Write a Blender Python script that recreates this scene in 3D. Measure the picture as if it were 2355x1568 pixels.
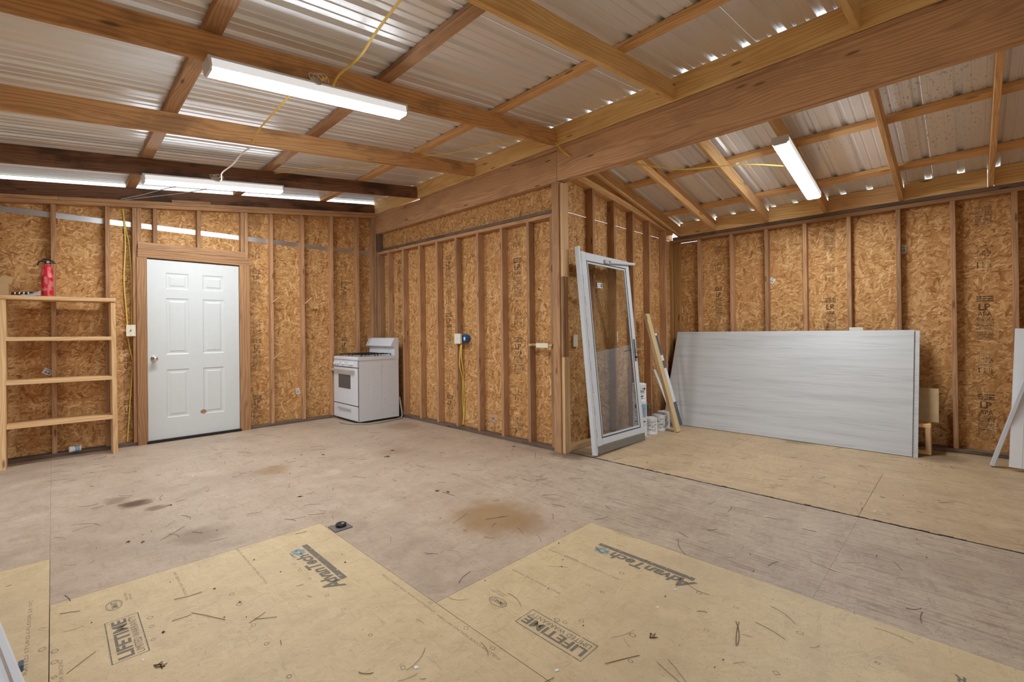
import bpy, math, random
from mathutils import Vector, Matrix
random.seed(7)
for _o in list(bpy.data.objects): bpy.data.objects.remove(_o)
SC = bpy.context.scene
COL = SC.collection
# ------------------------------------------------------------------ camera
F_PX, YAW, PITCH, ROLL, CY, CAM_H = 1054.13, .7839, .0037, -.0114, 759.69, 1.1973
_c, _s = math.cos(YAW), math.sin(YAW)
_fw, _rt, _up = Vector((_c, _s, 0)), Vector((_s, -_c, 0)), Vector((0, 0, 1))
_F = _fw*math.cos(PITCH)+_up*math.sin(PITCH); _U = _up*math.cos(PITCH)-_fw*math.sin(PITCH)
_R2 = _rt*math.cos(ROLL)+_U*math.sin(ROLL); _U2 = -_rt*math.sin(ROLL)+_U*math.cos(ROLL)
cam = bpy.data.cameras.new('camera'); camo = bpy.data.objects.new('camera', cam); COL.objects.link(camo)
cam.sensor_fit = 'HORIZONTAL'; cam.sensor_width = 36; cam.lens = F_PX/2355*36
cam.shift_y = -(784-CY)/2355; cam.clip_start = .05; cam.clip_end = 500
M = Matrix.Identity(4)
for i in range(3):
    M[i][0], M[i][1], M[i][2] = _R2[i], _U2[i], -_F[i]
M[2][3] = CAM_H
camo.matrix_world = M
SC.camera = camo
# ------------------------------------------------------------------ world, exposure
W = bpy.data.worlds.new('overcast_sky'); SC.world = W; W.use_nodes = True
bg = W.node_tree.nodes['Background']; bg.inputs[0].default_value = (.80, .90, 1, 1); bg.inputs[1].default_value = 2.2
SC.view_settings.view_transform = 'Standard'; SC.view_settings.look = 'None'
SC.view_settings.gamma = 1; SC.view_settings.use_curve_mapping = False
SC.view_settings.exposure = .60
LAMP_STRENGTH = 66
# ------------------------------------------------------------------ geometry helpers
class Geo:
    def __init__(s): s.v = []; s.f = []; s.u = []; s.m = []
    def face(s, pts, uv, mi=0):
        b = len(s.v); s.v += [Vector(p) for p in pts]; s.f.append(list(range(b, b+len(pts)))); s.u.append(uv); s.m.append(mi)
    def add(s, o, mi=None):
        b = len(s.v); s.v += [v.copy() for v in o.v]; s.f += [[i+b for i in f] for f in o.f]; s.u += o.u
        s.m += o.m if mi is None else [mi]*len(o.f); return s
    def tf(s, m): s.v = [m @ v for v in s.v]; return s
def V(*a): return Vector(a if len(a) > 1 else a[0])
def perp(d, h):
    h = Vector(h); h = h-d*h.dot(d)
    return h.normalized()
def prism(prof, p0, ex, ey, ez, L, mi=0, caps=True):
    """prof: 2D points (ccw) in ex,ey; extruded along ez by L from p0. U runs along the length, V round the profile."""
    g = Geo(); n = len(prof); p0 = Vector(p0)
    P = [p0+ex*a+ey*b for a, b in prof]; Q = [p+ez*L for p in P]
    acc = [0]
    for i in range(n):
        a, b = prof[i], prof[(i+1) % n]; acc.append(acc[-1]+math.hypot(a[0]-b[0], a[1]-b[1]))
    g.v = P+Q
    for i in range(n):
        j = (i+1) % n
        g.f.append([i, j, n+j, n+i]); g.u.append([(0, acc[i]), (0, acc[i+1]), (L, acc[i+1]), (L, acc[i])]); g.m.append(mi)
    if caps:
        g.f.append(list(range(n))[::-1]); g.u.append([(prof[i][0], prof[i][1]) for i in range(n)][::-1]); g.m.append(mi)
        g.f.append([n+i for i in range(n)]); g.u.append([(prof[i][0], prof[i][1]) for i in range(n)]); g.m.append(mi)
    return g
def bar(p0, p1, w, t, hint=(0, 0, 1), c=.003, mi=0):
    """board from p0 to p1 (centre line); w measured along hint, t across; long edges eased by c."""
    p0, p1 = Vector(p0), Vector(p1); d = (p1-p0); L = d.length; d.normalize()
    ey = perp(d, hint); ex = ey.cross(d)
    a, b = t/2, w/2; c = min(c, a*.45, b*.45)
    if c > 0: pr = [(-a+c, -b), (a-c, -b), (a, -b+c), (a, b-c), (a-c, b), (-a+c, b), (-a, b-c), (-a, -b+c)]
    else: pr = [(-a, -b), (a, -b), (a, b), (-a, b)]
    return prism(pr, p0, ex, ey, d, L, mi)
def box(lo, hi, c=.0, mi=0, axis=None):
    lo, hi = Vector(lo), Vector(hi); s = hi-lo; m = (lo+hi)/2
    if axis is None: axis = max(range(3), key=lambda i: s[i])
    o = [i for i in range(3) if i != axis]
    k = o[1] if axis != 2 else o[0]
    t = o[0] if k == o[1] else o[1]
    p0, p1 = m.copy(), m.copy(); p0[axis] = lo[axis]; p1[axis] = hi[axis]
    h = [0, 0, 0]; h[k] = 1
    return bar(p0, p1, s[k], s[t], h, c, mi)
def slab(poly, o, eu, ev, en, t, mi=0):
    """flat sheet: 2D polygon (metres) in eu,ev at origin o, thickness t along en; planar UV."""
    g = Geo(); o = Vector(o); n = len(poly)
    a = [o+eu*p[0]+ev*p[1] for p in poly]; b = [p+en*t for p in a]
    g.v = a+b
    ar = sum(poly[i][0]*poly[(i+1) % n][1]-poly[(i+1) % n][0]*poly[i][1] for i in range(n))
    fl = (eu.cross(ev).dot(en) > 0) == (ar > 0)
    F0 = list(range(n))[::-1] if fl else list(range(n)); F1 = [n+i for i in (range(n) if fl else reversed(range(n)))]
    g.f = [F0, F1]; g.u = [[tuple(poly[i]) for i in F0], [tuple(poly[i-n]) for i in F1]]; g.m = [mi, mi]
    for i in range(n):
        j = (i+1) % n
        f = [i, j, n+j, n+i] if fl else [j, i, n+i, n+j]
        g.f.append(f); g.u.append([(poly[k % n][0], poly[k % n][1]+(t if k >= n else 0)) for k in f]); g.m.append(mi)
    return g
EX, EY, EZ = Vector((1, 0, 0)), Vector((0, 1, 0)), Vector((0, 0, 1))
def frame(d):
    d = Vector(d).normalized(); a = EZ if abs(d.z) < .9 else EX
    x = a.cross(d).normalized(); return x, d.cross(x), d
def lathe(prof, base=(0, 0, 0), axis=EZ, n=20, mis=None):
    """prof: (r, h) rising; closed with caps where r>0 at the ends."""
    g = Geo(); ex, ey, ez = frame(axis); base = Vector(base)
    rings = []
    for r, h in prof:
        rings.append(len(g.v))
        for i in range(n):
            a = 2*math.pi*i/n; g.v.append(base+ez*h+(ex*math.cos(a)+ey*math.sin(a))*r)
    for k in range(len(prof)-1):
        for i in range(n):
            j = (i+1) % n; A, B = rings[k], rings[k+1]
            g.f.append([A+i, A+j, B+j, B+i]); g.u.append([(i/n, prof[k][1]), ((i+1)/n, prof[k][1]), ((i+1)/n, prof[k+1][1]), (i/n, prof[k+1][1])]); g.m.append(mis[k] if mis else 0)
    for k, rev in ((0, True), (len(prof)-1, False)):
        if prof[k][0] > 1e-5:
            f = [rings[k]+i for i in range(n)]; f = f[::-1] if rev else f
            g.f.append(f); g.u.append([(math.cos(i), math.sin(i)) for i in range(n)]); g.m.append((mis[0] if rev else mis[-1]) if mis else 0)
    return g
def tube(pts, r, n=8, smooth=4, mi=0):
    P = [Vector(p) for p in pts]
    if smooth and len(P) > 2:
        Q = []
        for i in range(len(P)-1):
            a, b, c, d = P[max(i-1, 0)], P[i], P[i+1], P[min(i+2, len(P)-1)]
            for k in range(smooth):
                t = k/smooth
                Q.append(.5*((2*b)+(c-a)*t+(2*a-5*b+4*c-d)*t*t+(3*b-3*c+d-a)*t**3))
        P = Q+[P[-1]]
    g = Geo(); L = 0; prev = None; ex = None
    for i, p in enumerate(P):
        d = (P[min(i+1, len(P)-1)]-P[max(i-1, 0)]).normalized()
        if ex is None: ex = frame(d)[0]
        else: ex = perp(d, ex)
        ey = d.cross(ex)
        for k in range(n):
            a = 2*math.pi*k/n; g.v.append(p+(ex*math.cos(a)+ey*math.sin(a))*r)
    for i in range(len(P)-1):
        l = (P[i+1]-P[i]).length
        for k in range(n):
            j = (k+1) % n
            g.f.append([i*n+k, i*n+j, (i+1)*n+j, (i+1)*n+k]); g.u.append([(L, k/n*.05), (L, (k+1)/n*.05), (L+l, (k+1)/n*.05), (L+l, k/n*.05)]); g.m.append(mi)
        L += l
    g.f.append(list(range(n))[::-1]); g.u.append([(0, 0)]*n); g.m.append(mi)
    b = (len(P)-1)*n; g.f.append([b+k for k in range(n)]); g.u.append([(0, 0)]*n); g.m.append(mi)
    return g
WLOC = {}
def mk(name, g, mat, parent=None, smooth=False):
    lo = Vector([min(v[i] for v in g.v) for i in range(3)]); hi = Vector([max(v[i] for v in g.v) for i in range(3)])
    c = Vector(((lo.x+hi.x)/2, (lo.y+hi.y)/2, lo.z))
    me = bpy.data.meshes.new(name); me.from_pydata([tuple(v-c) for v in g.v], [], g.f)
    uv = me.uv_layers.new(name='UVMap'); k = 0
    flat = [x for f in g.u for p in f for x in p]
    uv.data.foreach_set('uv', flat)
    for m in (mat if isinstance(mat, (list, tuple)) else [mat]): me.materials.append(m)
    me.polygons.foreach_set('material_index', g.m)
    if smooth: me.polygons.foreach_set('use_smooth', [True]*len(g.f))
    me.update()
    o = bpy.data.objects.new(name, me); COL.objects.link(o)
    base = WLOC[parent.name] if parent else Vector((0, 0, 0))
    o.location = c-base; o.parent = parent; WLOC[o.name] = c.copy()
    if smooth:
        try: me.set_sharp_from_angle(angle=math.radians(35))
        except Exception: pass
    return o
def empty(name, loc):
    o = bpy.data.objects.new(name, None); COL.objects.link(o); o.location = loc; o.empty_display_size = .05
    WLOC[o.name] = Vector(loc); return o
def tag(o, label, cat, group=None):
    o['label'] = label; o['category'] = cat
    if group: o['group'] = group
    return o
def thing(name, loc, label, cat, group=None): return tag(empty(name, loc), label, cat, group)
def struct(name, loc=(0, 0, 0)):
    o = empty(name, loc); o['kind'] = 'structure'; return o
_TC = {}
def text_geo(s, size, o, eu, ev, align='LEFT', bold=0.0, sx=1.0, shear=0.0, lift=Vector((0, 0, 0))):
    """flat lettering as faces: text runs along eu, letters stand along ev."""
    key = (s, align, bold, shear)
    if key not in _TC:
        cu = bpy.data.curves.new('t', 'FONT'); cu.body = s; cu.size = 1; cu.align_x = align; cu.offset = bold; cu.resolution_u = 2; cu.shear = shear; cu.fill_mode = 'FRONT'
        ob = bpy.data.objects.new('t', cu); me = ob.to_mesh()
        _TC[key] = ([v.co.copy() for v in me.vertices], [list(p.vertices) for p in me.polygons])
        ob.to_mesh_clear(); bpy.data.objects.remove(ob); bpy.data.curves.remove(cu)
    vs, fs = _TC[key]; g = Geo(); o = Vector(o)
    g.v = [o+eu*(v.x*size*sx)+ev*(v.y*size)+lift for v in vs]; g.f = [list(f) for f in fs]
    g.u = [[(vs[i].x*size, vs[i].y*size) for i in f] for f in fs]; g.m = [0]*len(fs)
    return g
def quad2(o, eu, ev, u0, u1, v0, v1):
    g = Geo(); o = Vector(o)
    g.face([o+eu*u0+ev*v0, o+eu*u1+ev*v0, o+eu*u1+ev*v1, o+eu*u0+ev*v1], [(u0, v0), (u1, v0), (u1, v1), (u0, v1)]); return g
# ------------------------------------------------------------------ materials
def srgb(r, g, b): 
    f = lambda c: (c/255/12.92 if c/255 <= .04045 else ((c/255+.055)/1.055)**2.4)
    return (f(r), f(g), f(b), 1)
class NT:
    def __init__(s, name):
        s.m = bpy.data.materials.new(name); s.m.use_nodes = True; s.t = s.m.node_tree; s.b = s.t.nodes['Principled BSDF']
    def n(s, typ, **k):
        nd = s.t.nodes.new(typ)
        for a, v in k.items():
            if a == 'ins':
                for i, x in v.items():
                    if isinstance(x, bpy.types.NodeSocket): s.t.links.new(x, nd.inputs[i])
                    else: nd.inputs[i].default_value = x
            else: setattr(nd, a, v)
        return nd
    def math(s, op, a, b=0.0, c=0.0, clamp=False):
        nd = s.n('ShaderNodeMath', operation=op, use_clamp=clamp, ins={0: a, 1: b, 2: c}); return nd.outputs[0]
    def mix(s, f, a, b, mode='MIX'):
        nd = s.n('ShaderNodeMix', data_type='RGBA', blend_type=mode, ins={0: f, 6: a, 7: b}); return nd.outputs[2]
    def fmix(s, f, a, b):
        nd = s.n('ShaderNodeMix', data_type='FLOAT', ins={0: f, 2: a, 3: b}); return nd.outputs[0]
    def ramp(s, f, stops, interp='LINEAR'):
        nd = s.n('ShaderNodeValToRGB', ins={0: f}); cr = nd.color_ramp; cr.interpolation = interp
        while len(cr.elements) < len(stops): cr.elements.new(.5)
        for e, (p, c) in zip(cr.elements, stops): e.position = p; e.color = c
        return nd.outputs[0]
    def vec(s, v, scale=(1, 1, 1), rot=0.0, loc=(0, 0, 0)):
        return s.n('ShaderNodeMapping', ins={0: v, 1: loc, 2: (0, 0, rot), 3: scale}).outputs[0]
    def noise(s, v, scale=5, detail=3, rough=.5, dist=0):
        return s.n('ShaderNodeTexNoise', noise_dimensions='2D', ins={'Vector': v, 'Scale': scale, 'Detail': detail, 'Roughness': rough, 'Distortion': dist}).outputs[0]
    def step(s, f, a, b):
        return s.n('ShaderNodeMapRange', interpolation_type='SMOOTHSTEP', ins={0: f, 1: a, 2: b, 3: 0.0, 4: 1.0}).outputs[0]
    def uvr(s, amount=31.0):
        """UV in metres plus an offset that differs from object to object"""
        uv = s.n('ShaderNodeUVMap').outputs[0]; r = s.n('ShaderNodeObjectInfo').outputs['Random']
        o = s.n('ShaderNodeCombineXYZ', ins={0: s.math('MULTIPLY', r, amount), 1: s.math('MULTIPLY', r, amount*1.7), 2: 0.0}).outputs[0]
        return s.n('ShaderNodeVectorMath', operation='ADD', ins={0: uv, 1: o}).outputs[0], r
    def bump(s, h, strength=.3, dist=.002):
        s.t.links.new(s.n('ShaderNodeBump', ins={'Strength': strength, 'Distance': dist, 'Height': h}).outputs[0], s.b.inputs['Normal'])
    def out(s, **k):
        for a, v in k.items():
            a = a.replace('_', ' ')
            if isinstance(v, bpy.types.NodeSocket): s.t.links.new(v, s.b.inputs[a])
            else: s.b.inputs[a].default_value = v
        return s.m
def plain(name, col, rough=.5, metal=0.0, var=.06, **k):
    t = NT(name); uv, r = t.uvr(); n = t.noise(uv, 14, 4)
    c = t.mix(t.math('MULTIPLY', n, var*2), col, tuple(x*.55 for x in col[:3])+(1,))
    return t.out(Base_Color=c, Roughness=rough, Metallic=metal, **k)
def flakes(t, v, layers, size=1.0):
    """overlapping wood strands: per layer a stretched cell pattern, the strand on top wins"""
    best = None; val = None
    wob = t.n('ShaderNodeTexNoise', noise_dimensions='2D', ins={'Vector': v, 'Scale': 22/size, 'Detail': 1.0}).outputs[1]
    wv = t.n('ShaderNodeVectorMath', operation='MULTIPLY_ADD', ins={0: wob, 1: (.012*size, .012*size, 0), 2: v}).outputs[0]
    for i in range(layers):
        a = math.pi*(i*.618 % 1)+.3*i; k = (1+.35*math.sin(i*2.1))/size
        q = t.vec(t.vec(wv, rot=a, loc=(i*3.7, i*1.3, 0)), scale=(9*k, 42*k, 1))
        vo = t.n('ShaderNodeTexVoronoi', voronoi_dimensions='2D', feature='F1', ins={'Vector': q, 'Scale': 1.0, 'Randomness': 1.0})
        sp = t.n('ShaderNodeSeparateColor', ins={0: vo.outputs[1]})
        p, x = sp.outputs[1], sp.outputs[0]
        if best is None: best, val = p, x
        else:
            g = t.math('GREATER_THAN', p, best); val = t.fmix(g, val, x); best = t.math('MAXIMUM', p, best)
    return val, best
def make_osb():
    t = NT('osb'); v, r = t.uvr()
    val, pr = flakes(t, v, 6, .62)
    fine = t.noise(t.vec(v, scale=(1, 1, 1)), 160, 2); mid = t.noise(v, 16, 3)
    x = t.math('ADD', t.math('MULTIPLY', val, .80), t.math('MULTIPLY', fine, .34)); x = t.math('ADD', x, t.math('MULTIPLY_ADD', mid, .28, -.19))
    c = t.ramp(x, [(.0, srgb(98, 58, 28)), (.14, srgb(164, 112, 62)), (.42, srgb(190, 139, 84)), (.74, srgb(208, 160, 104)), (1, srgb(230, 192, 142))])
    sl = t.noise(t.vec(v, scale=(34, 90, 1), rot=.6), 1.0, 3, .6); sl2 = t.noise(t.vec(v, scale=(90, 30, 1), rot=.3), 1.0, 3, .6)
    c = t.mix(t.math('MULTIPLY', t.step(t.math('MAXIMUM', sl, sl2), .64, .72), .5), c, srgb(112, 66, 30))
    big = t.noise(v, 1.6, 2)
    c = t.mix(t.math('MULTIPLY', t.step(big, .52, .72), .22), c, srgb(176, 122, 70))
    t.bump(fine, .3, .0008)
    return t.out(Base_Color=c, Roughness=.72, Specular_IOR_Level=.3)
def make_wood(name, light, dark, stain=None, stain_amt=0.0, ring=1.0, rough=.7, knots=True, vary=.22):
    t = NT(name); v, r = t.uvr()
    warp = t.noise(t.vec(v, scale=(.9, 7, 1)), 1.0, 2, .5)
    y = t.n('ShaderNodeSeparateXYZ', ins={0: v}).outputs[1]
    ph = t.math('MULTIPLY_ADD', warp, 44*ring, t.math('MULTIPLY', y, 300*ring))
    ringv = t.math('MULTIPLY_ADD', t.math('SINE', ph), .5, .5); ringv = t.math('POWER', ringv, 1.8)
    fib = t.noise(t.vec(v, scale=(5, 260, 1)), 1.0, 3, .6); blot = t.noise(t.vec(v, scale=(1.4, 5, 1)), 1.0, 3)
    x = t.math('ADD', t.math('MULTIPLY', ringv, .42), t.math('MULTIPLY', fib, .36)); x = t.math('ADD', x, t.math('MULTIPLY_ADD', blot, .5, -.16))
    c = t.mix(t.math('MINIMUM', x, 1.0), light, dark)
    if knots:
        kv = t.n('ShaderNodeTexVoronoi', voronoi_dimensions='2D', ins={'Vector': t.vec(v, scale=(1.5, 6.5, 1)), 'Scale': 1.0})
        kd = kv.outputs[0]; k = t.math('SUBTRACT', 1.0, t.step(kd, .03, .085))
        sel = t.math('GREATER_THAN', t.n('ShaderNodeSeparateColor', ins={0: kv.outputs[1]}).outputs[0], .62)
        c = t.mix(t.math('MULTIPLY', t.math('MULTIPLY', k, sel), .75), c, tuple(q*.28 for q in dark[:3])+(1,))
    if stain:
        sn = t.noise(t.vec(v, scale=(1.1, 3.2, 1)), 1.6, 5, .62)
        c = t.mix(t.math('MULTIPLY', t.step(sn, .46, .66), stain_amt), c, stain)
    hv = t.n('ShaderNodeHueSaturation', ins={0: .5, 1: 1.0, 2: t.math('MULTIPLY_ADD', r, vary*2, 1-vary), 3: 1.0, 4: c}).outputs[0]
    t.bump(fib, .18, .0008)
    return t.out(Base_Color=hv, Roughness=rough, Specular_IOR_Level=.3)
def make_floor(name, light, mid, dark, dirt, streak=0.0, stains=True):
    t = NT(name); v, r = t.uvr(); pos = t.n('ShaderNodeNewGeometry').outputs['Position']
    val, pr = flakes(t, v, 3, .55)
    fine = t.noise(v, 220, 2); cl = t.noise(pos, 1.7, 3, .6); cl2 = t.noise(pos, 6.5, 3, .6)
    x = t.math('ADD', t.math('MULTIPLY', val, .24), t.math('MULTIPLY', fine, .62)); x = t.math('ADD', x, t.math('MULTIPLY_ADD', cl2, .38, -.08))
    c = t.ramp(x, [(.1, dark), (.42, mid), (.85, light)])
    c = t.mix(t.math('MULTIPLY', t.step(cl, .42, .70), .42), c, dirt)
    c = t.mix(t.math('MULTIPLY', t.step(t.noise(pos, 4.2, 4, .72), .50, .72), .20), c, dark)
    c = t.mix(t.math('MULTIPLY', t.step(t.noise(pos, 2.6, 3, .7), .58, .78), .22), c, tuple(min(q*1.28, 1) for q in light[:3])+(1,))
    if streak:
        sv = t.noise(t.vec(v, scale=(3.0, 60, 1)), 1.0, 4, .65)
        c = t.mix(t.math('MULTIPLY', t.step(sv, .52, .68), streak), c, dark)
    sc = t.noise(t.vec(pos, scale=(9, 42, 1), rot=.5), 1.0, 3, .7); sc2 = t.noise(t.vec(pos, scale=(40, 10, 1), rot=.2), 1.0, 3, .7)
    c = t.mix(t.math('MULTIPLY', t.step(t.math('MAXIMUM', sc, sc2), .67, .73), .3), c, dark)
    if stains:
        wn = t.n('ShaderNodeTexNoise', ins={'Vector': pos, 'Scale': 7.0, 'Detail': 3.0}).outputs[1]
        wp = t.n('ShaderNodeVectorMath', operation='MULTIPLY_ADD', ins={0: wn, 1: (.22, .22, 0), 2: pos}).outputs[0]
        for (sx, sy, rad, col, am) in ((.41, 4.23, .10, srgb(78, 48, 28), .85), (.50, 4.02, .07, srgb(92, 62, 40), .6), (.33, 4.42, .09, srgb(110, 84, 62), .5),
                                       (2.02, 2.20, .30, srgb(150, 116, 74), .75), (1.38, 4.36, .16, srgb(150, 118, 76), .55), (.62, 3.30, .16, srgb(122, 100, 78), .5),
                                       (2.45, 4.15, .20, srgb(140, 112, 84), .4), (3.55, 2.75, .20, srgb(70, 48, 34), .55), (3.75, 2.72, .16, srgb(80, 52, 34), .45), (5.6, 1.3, .16, srgb(96, 80, 66), .5),
                                       (3.2, 5.2, .25, srgb(140, 112, 86), .45), (5.75, .25, .22, srgb(86, 66, 50), .5), (2.05, 1.95, .18, srgb(148, 112, 74), .4)):
            d = t.n('ShaderNodeVectorMath', operation='DISTANCE', ins={0: wp, 1: (sx+.11, sy+.11, 0)}).outputs['Value']
            m = t.math('SUBTRACT', 1.0, t.step(d, rad*.45, rad*1.25))
            c = t.mix(t.math('MULTIPLY', m, am), c, col)
    sp = t.noise(pos, 95, 1); c = t.mix(t.math('MULTIPLY', t.step(sp, .76, .79), .7), c, dark)
    t.bump(fine, .25, .0006)
    return t.out(Base_Color=c, Roughness=t.math('MULTIPLY_ADD', cl2, .25, .42), Specular_IOR_Level=.35)
def make_metal(name, base, rough, metal, streak=.25):
    t = NT(name); v, r = t.uvr(); n = t.noise(t.vec(v, scale=(1.5, 26, 1)), 1.0, 4, .6); g = t.noise(v, 5, 3)
    c = t.mix(t.math('MULTIPLY', n, streak), base, tuple(x*.5 for x in base[:3])+(1,))
    if name.endswith('roofing'):                      # old leaf dirt stuck to a few sheets on the right
        pos = t.n('ShaderNodeNewGeometry').outputs['Position']
        for (sx, sy, rad) in ((4.55, .20, .55), (4.9, .95, .35), (5.2, .15, .45)):
            d = t.n('ShaderNodeVectorMath', operation='DISTANCE', ins={0: t.vec(pos, scale=(1, 1, 0)), 1: (sx, sy, 0)}).outputs['Value']
            m = t.math('MULTIPLY', t.math('SUBTRACT', 1.0, t.step(d, rad*.3, rad)), t.step(t.noise(t.vec(pos, scale=(22, 46, 1)), 1.0, 4, .7), .60, .68))
            c = t.mix(t.math('MULTIPLY', m, .6), c, srgb(92, 66, 46))
    return t.out(Base_Color=c, Roughness=t.math('MULTIPLY_ADD', g, .2, rough-.1), Metallic=metal)
def emis(name, col, st):
    t = NT(name); return t.out(Base_Color=(.8, .8, .8, 1), Emission_Color=col, Emission_Strength=st)
def ink(name, col, cover=.75, sc=60):
    """worn stamped ink: lets the board show through where the print is missing"""
    t = NT(name); v, r = t.uvr(); n = t.noise(v, sc, 3, .6)
    return t.out(Base_Color=col, Roughness=.8, Alpha=t.math('MULTIPLY', t.step(n, .26, .44), cover))
OSB = make_osb()
W_STUD = make_wood('stud_pine', srgb(198, 156, 116), srgb(148, 104, 70), srgb(124, 86, 62), .35)
W_CASE = make_wood('casing_pine', srgb(184, 140, 100), srgb(128, 88, 58), None, ring=.8, knots=False, vary=.08)
W_SHELF = make_wood('shelf_pine', srgb(230, 192, 144), srgb(190, 142, 94), None, ring=.8, vary=.08)
W_NEW = make_wood('new_yellow_pine', srgb(244, 208, 146), srgb(202, 152, 90), srgb(188, 138, 80), .28, ring=.75, vary=.1)
W_RIGHT = make_wood('right_rafter_pine', srgb(238, 194, 138), srgb(192, 142, 90), srgb(164, 116, 76), .28, ring=.8, vary=.12)
W_RAFT = make_wood('old_rafter', srgb(222, 172, 118), srgb(168, 120, 76), srgb(108, 80, 62), .5, ring=.8, vary=.12)
W_RAFT_DARK = make_wood('dark_rafter', srgb(140, 100, 74), srgb(92, 64, 48), srgb(56, 44, 40), .75, ring=.8, vary=.1)
W_PURL = make_wood('purlin_brown', srgb(192, 150, 112), srgb(144, 106, 76), srgb(112, 84, 64), .4, ring=.9, vary=.15)
W_BEAM = make_wood('weathered_beam', srgb(224, 178, 134), srgb(172, 126, 90), srgb(138, 102, 78), .3, ring=1.0, vary=.08)
W_GREY = make_wood('grey_plate', srgb(138, 114, 96), srgb(92, 72, 60), srgb(64, 56, 52), .5, vary=.1)
W_TRT = make_wood('treated_stud', srgb(186, 142, 88), srgb(134, 96, 54), None, vary=.05)
W_PALE = make_wood('pale_lumber', srgb(222, 198, 154), srgb(190, 162, 116), None, ring=.6, vary=.02)
W_LIGHT = make_wood('light_pine', srgb(226, 190, 146), srgb(192, 150, 104), None, ring=.6, vary=.06)
METAL = make_metal('galvanised_roofing', (.87, .89, .92, 1), .36, .48, .08)
GALV = make_metal('galvanised_strip', (.66, .68, .70, 1), .34, .9, .1)
FL_NEW = make_floor('subfloor_new', srgb(220, 197, 158), srgb(204, 180, 140), srgb(160, 136, 102), srgb(192, 169, 138))
FL_OLD = make_floor('subfloor_old', srgb(200, 181, 160), srgb(180, 159, 138), srgb(134, 114, 96), srgb(162, 141, 123))
FL_PLY = make_floor('plywood_old', srgb(202, 184, 162), srgb(178, 158, 137), srgb(128, 108, 90), srgb(158, 138, 120), .5)
FL_RIGHT = make_floor('plywood_right', srgb(206, 182, 148), srgb(186, 160, 126), srgb(134, 110, 82), srgb(172, 148, 118), .4)
DARK = plain('dark_gap', srgb(40, 30, 24), .9)
GROUND = plain('ground_soil', srgb(150, 146, 128), .9)
DOORW = plain('door_white_paint', srgb(212, 214, 212), .42, var=.07)
_t = NT('stove_enamel'); _v, _r = _t.uvr(); _k = _t.noise(_v, 38, 2, .5)
ENAMEL = _t.out(Base_Color=_t.mix(_t.math('MULTIPLY', _t.step(_k, .74, .78), .7), srgb(216, 218, 222), srgb(120, 110, 100)), Roughness=.3)
BLACK = plain('black_iron', srgb(26, 26, 28), .5)
CHROME = plain('satin_chrome', (.72, .70, .66, 1), .22, 1.0)
HANDLE_M = plain('worn_handle', srgb(196, 190, 180), .35, .3)
OVENGLASS = plain('oven_glass', srgb(84, 86, 88), .12)
ALU = plain('white_aluminium', srgb(210, 214, 219), .38, var=.08)
SEAL = plain('dark_seal', srgb(58, 64, 74), .6)
SWEEP = plain('grey_sweep', srgb(128, 122, 112), .6, var=.2)
RED = NT('worn_red_paint'); _v, _r = RED.uvr(); _n = RED.noise(RED.vec(_v, scale=(3.2, 9, 1)), 1.6, 4, .6)
RED = RED.out(Base_Color=RED.mix(RED.math('MULTIPLY', RED.step(_n, .48, .58), .7), srgb(204, 28, 40), srgb(222, 136, 136)), Roughness=.4)
CREAM = plain('cream_plastic', srgb(232, 224, 200), .45)
BLUE = plain('blue_plastic', srgb(36, 92, 150), .45)
YELLOW = plain('yellow_cable', srgb(238, 204, 92), .5)
WHITEC = plain('white_cable', srgb(226, 216, 200), .5)
GREYC = plain('grey_cable', srgb(166, 158, 144), .5)
CARD = plain('cardboard', srgb(186, 150, 108), .85)
WHITEP = plain('white_plastic', srgb(232, 234, 236), .4)
LABELW = plain('white_label', srgb(230, 232, 234), .55, var=.14)
TIN = plain('can_tin', (.66, .66, .66, 1), .3, .9)
GREENL = plain('green_label', srgb(70, 112, 52), .5)
BLUEL = plain('blue_label', srgb(142, 172, 196), .5)
BROWNL = plain('brown_label', srgb(96, 54, 40), .5)
SLATE = plain('slate_grey', srgb(84, 96, 106), .5)
LENS = emis('lamp_side_lens', (.95, .98, 1, 1), .35)
LAMP = emis('lamp_diffuser', (.88, .95, 1, 1), LAMP_STRENGTH)
HOUSE = plain('lamp_housing', srgb(222, 224, 228), .4)
INK_D = ink('ink_grey', srgb(124, 116, 105), .76)
INK_L = ink('ink_light', srgb(134, 124, 108), .6)
INK_B = ink('ink_blue', srgb(140, 176, 186), .6, 30)
PLATE = plain('dull_plate', srgb(134, 128, 124), .45, .4, .2)
INK_W = ink('ink_wall', srgb(60, 52, 44), .60, 110)
CHIPB = plain('particle_board', srgb(204, 174, 132), .8, var=.3)
INK_BLK = plain('ink_black', srgb(40, 40, 44), .7)
def make_panel():
    t = NT('white_woodgrain'); v, r = t.uvr()
    warp = t.noise(t.vec(v, scale=(1.0, 9, 1)), 1.0, 3); y = t.n('ShaderNodeSeparateXYZ', ins={0: v}).outputs[1]
    band = t.noise(t.vec(v, scale=(.5, 13, 1)), 1.0, 4, .6)
    ring = t.math('MULTIPLY_ADD', t.math('SINE', t.math('MULTIPLY_ADD', warp, 26, t.math('MULTIPLY', y, 330))), .5, .5)
    fib = t.noise(t.vec(v, scale=(3, 170, 1)), 1.0, 3, .6); x = t.math('ADD', t.math('MULTIPLY', ring, .14), t.math('MULTIPLY', fib, .55)); x = t.math('ADD', x, t.math('MULTIPLY_ADD', band, .7, -.12))
    return t.out(Base_Color=t.ramp(x, [(.3, srgb(204, 204, 203)), (.6, srgb(194, 194, 193)), (.85, srgb(168, 168, 167))]), Roughness=.45)
PANEL = make_panel()
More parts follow.
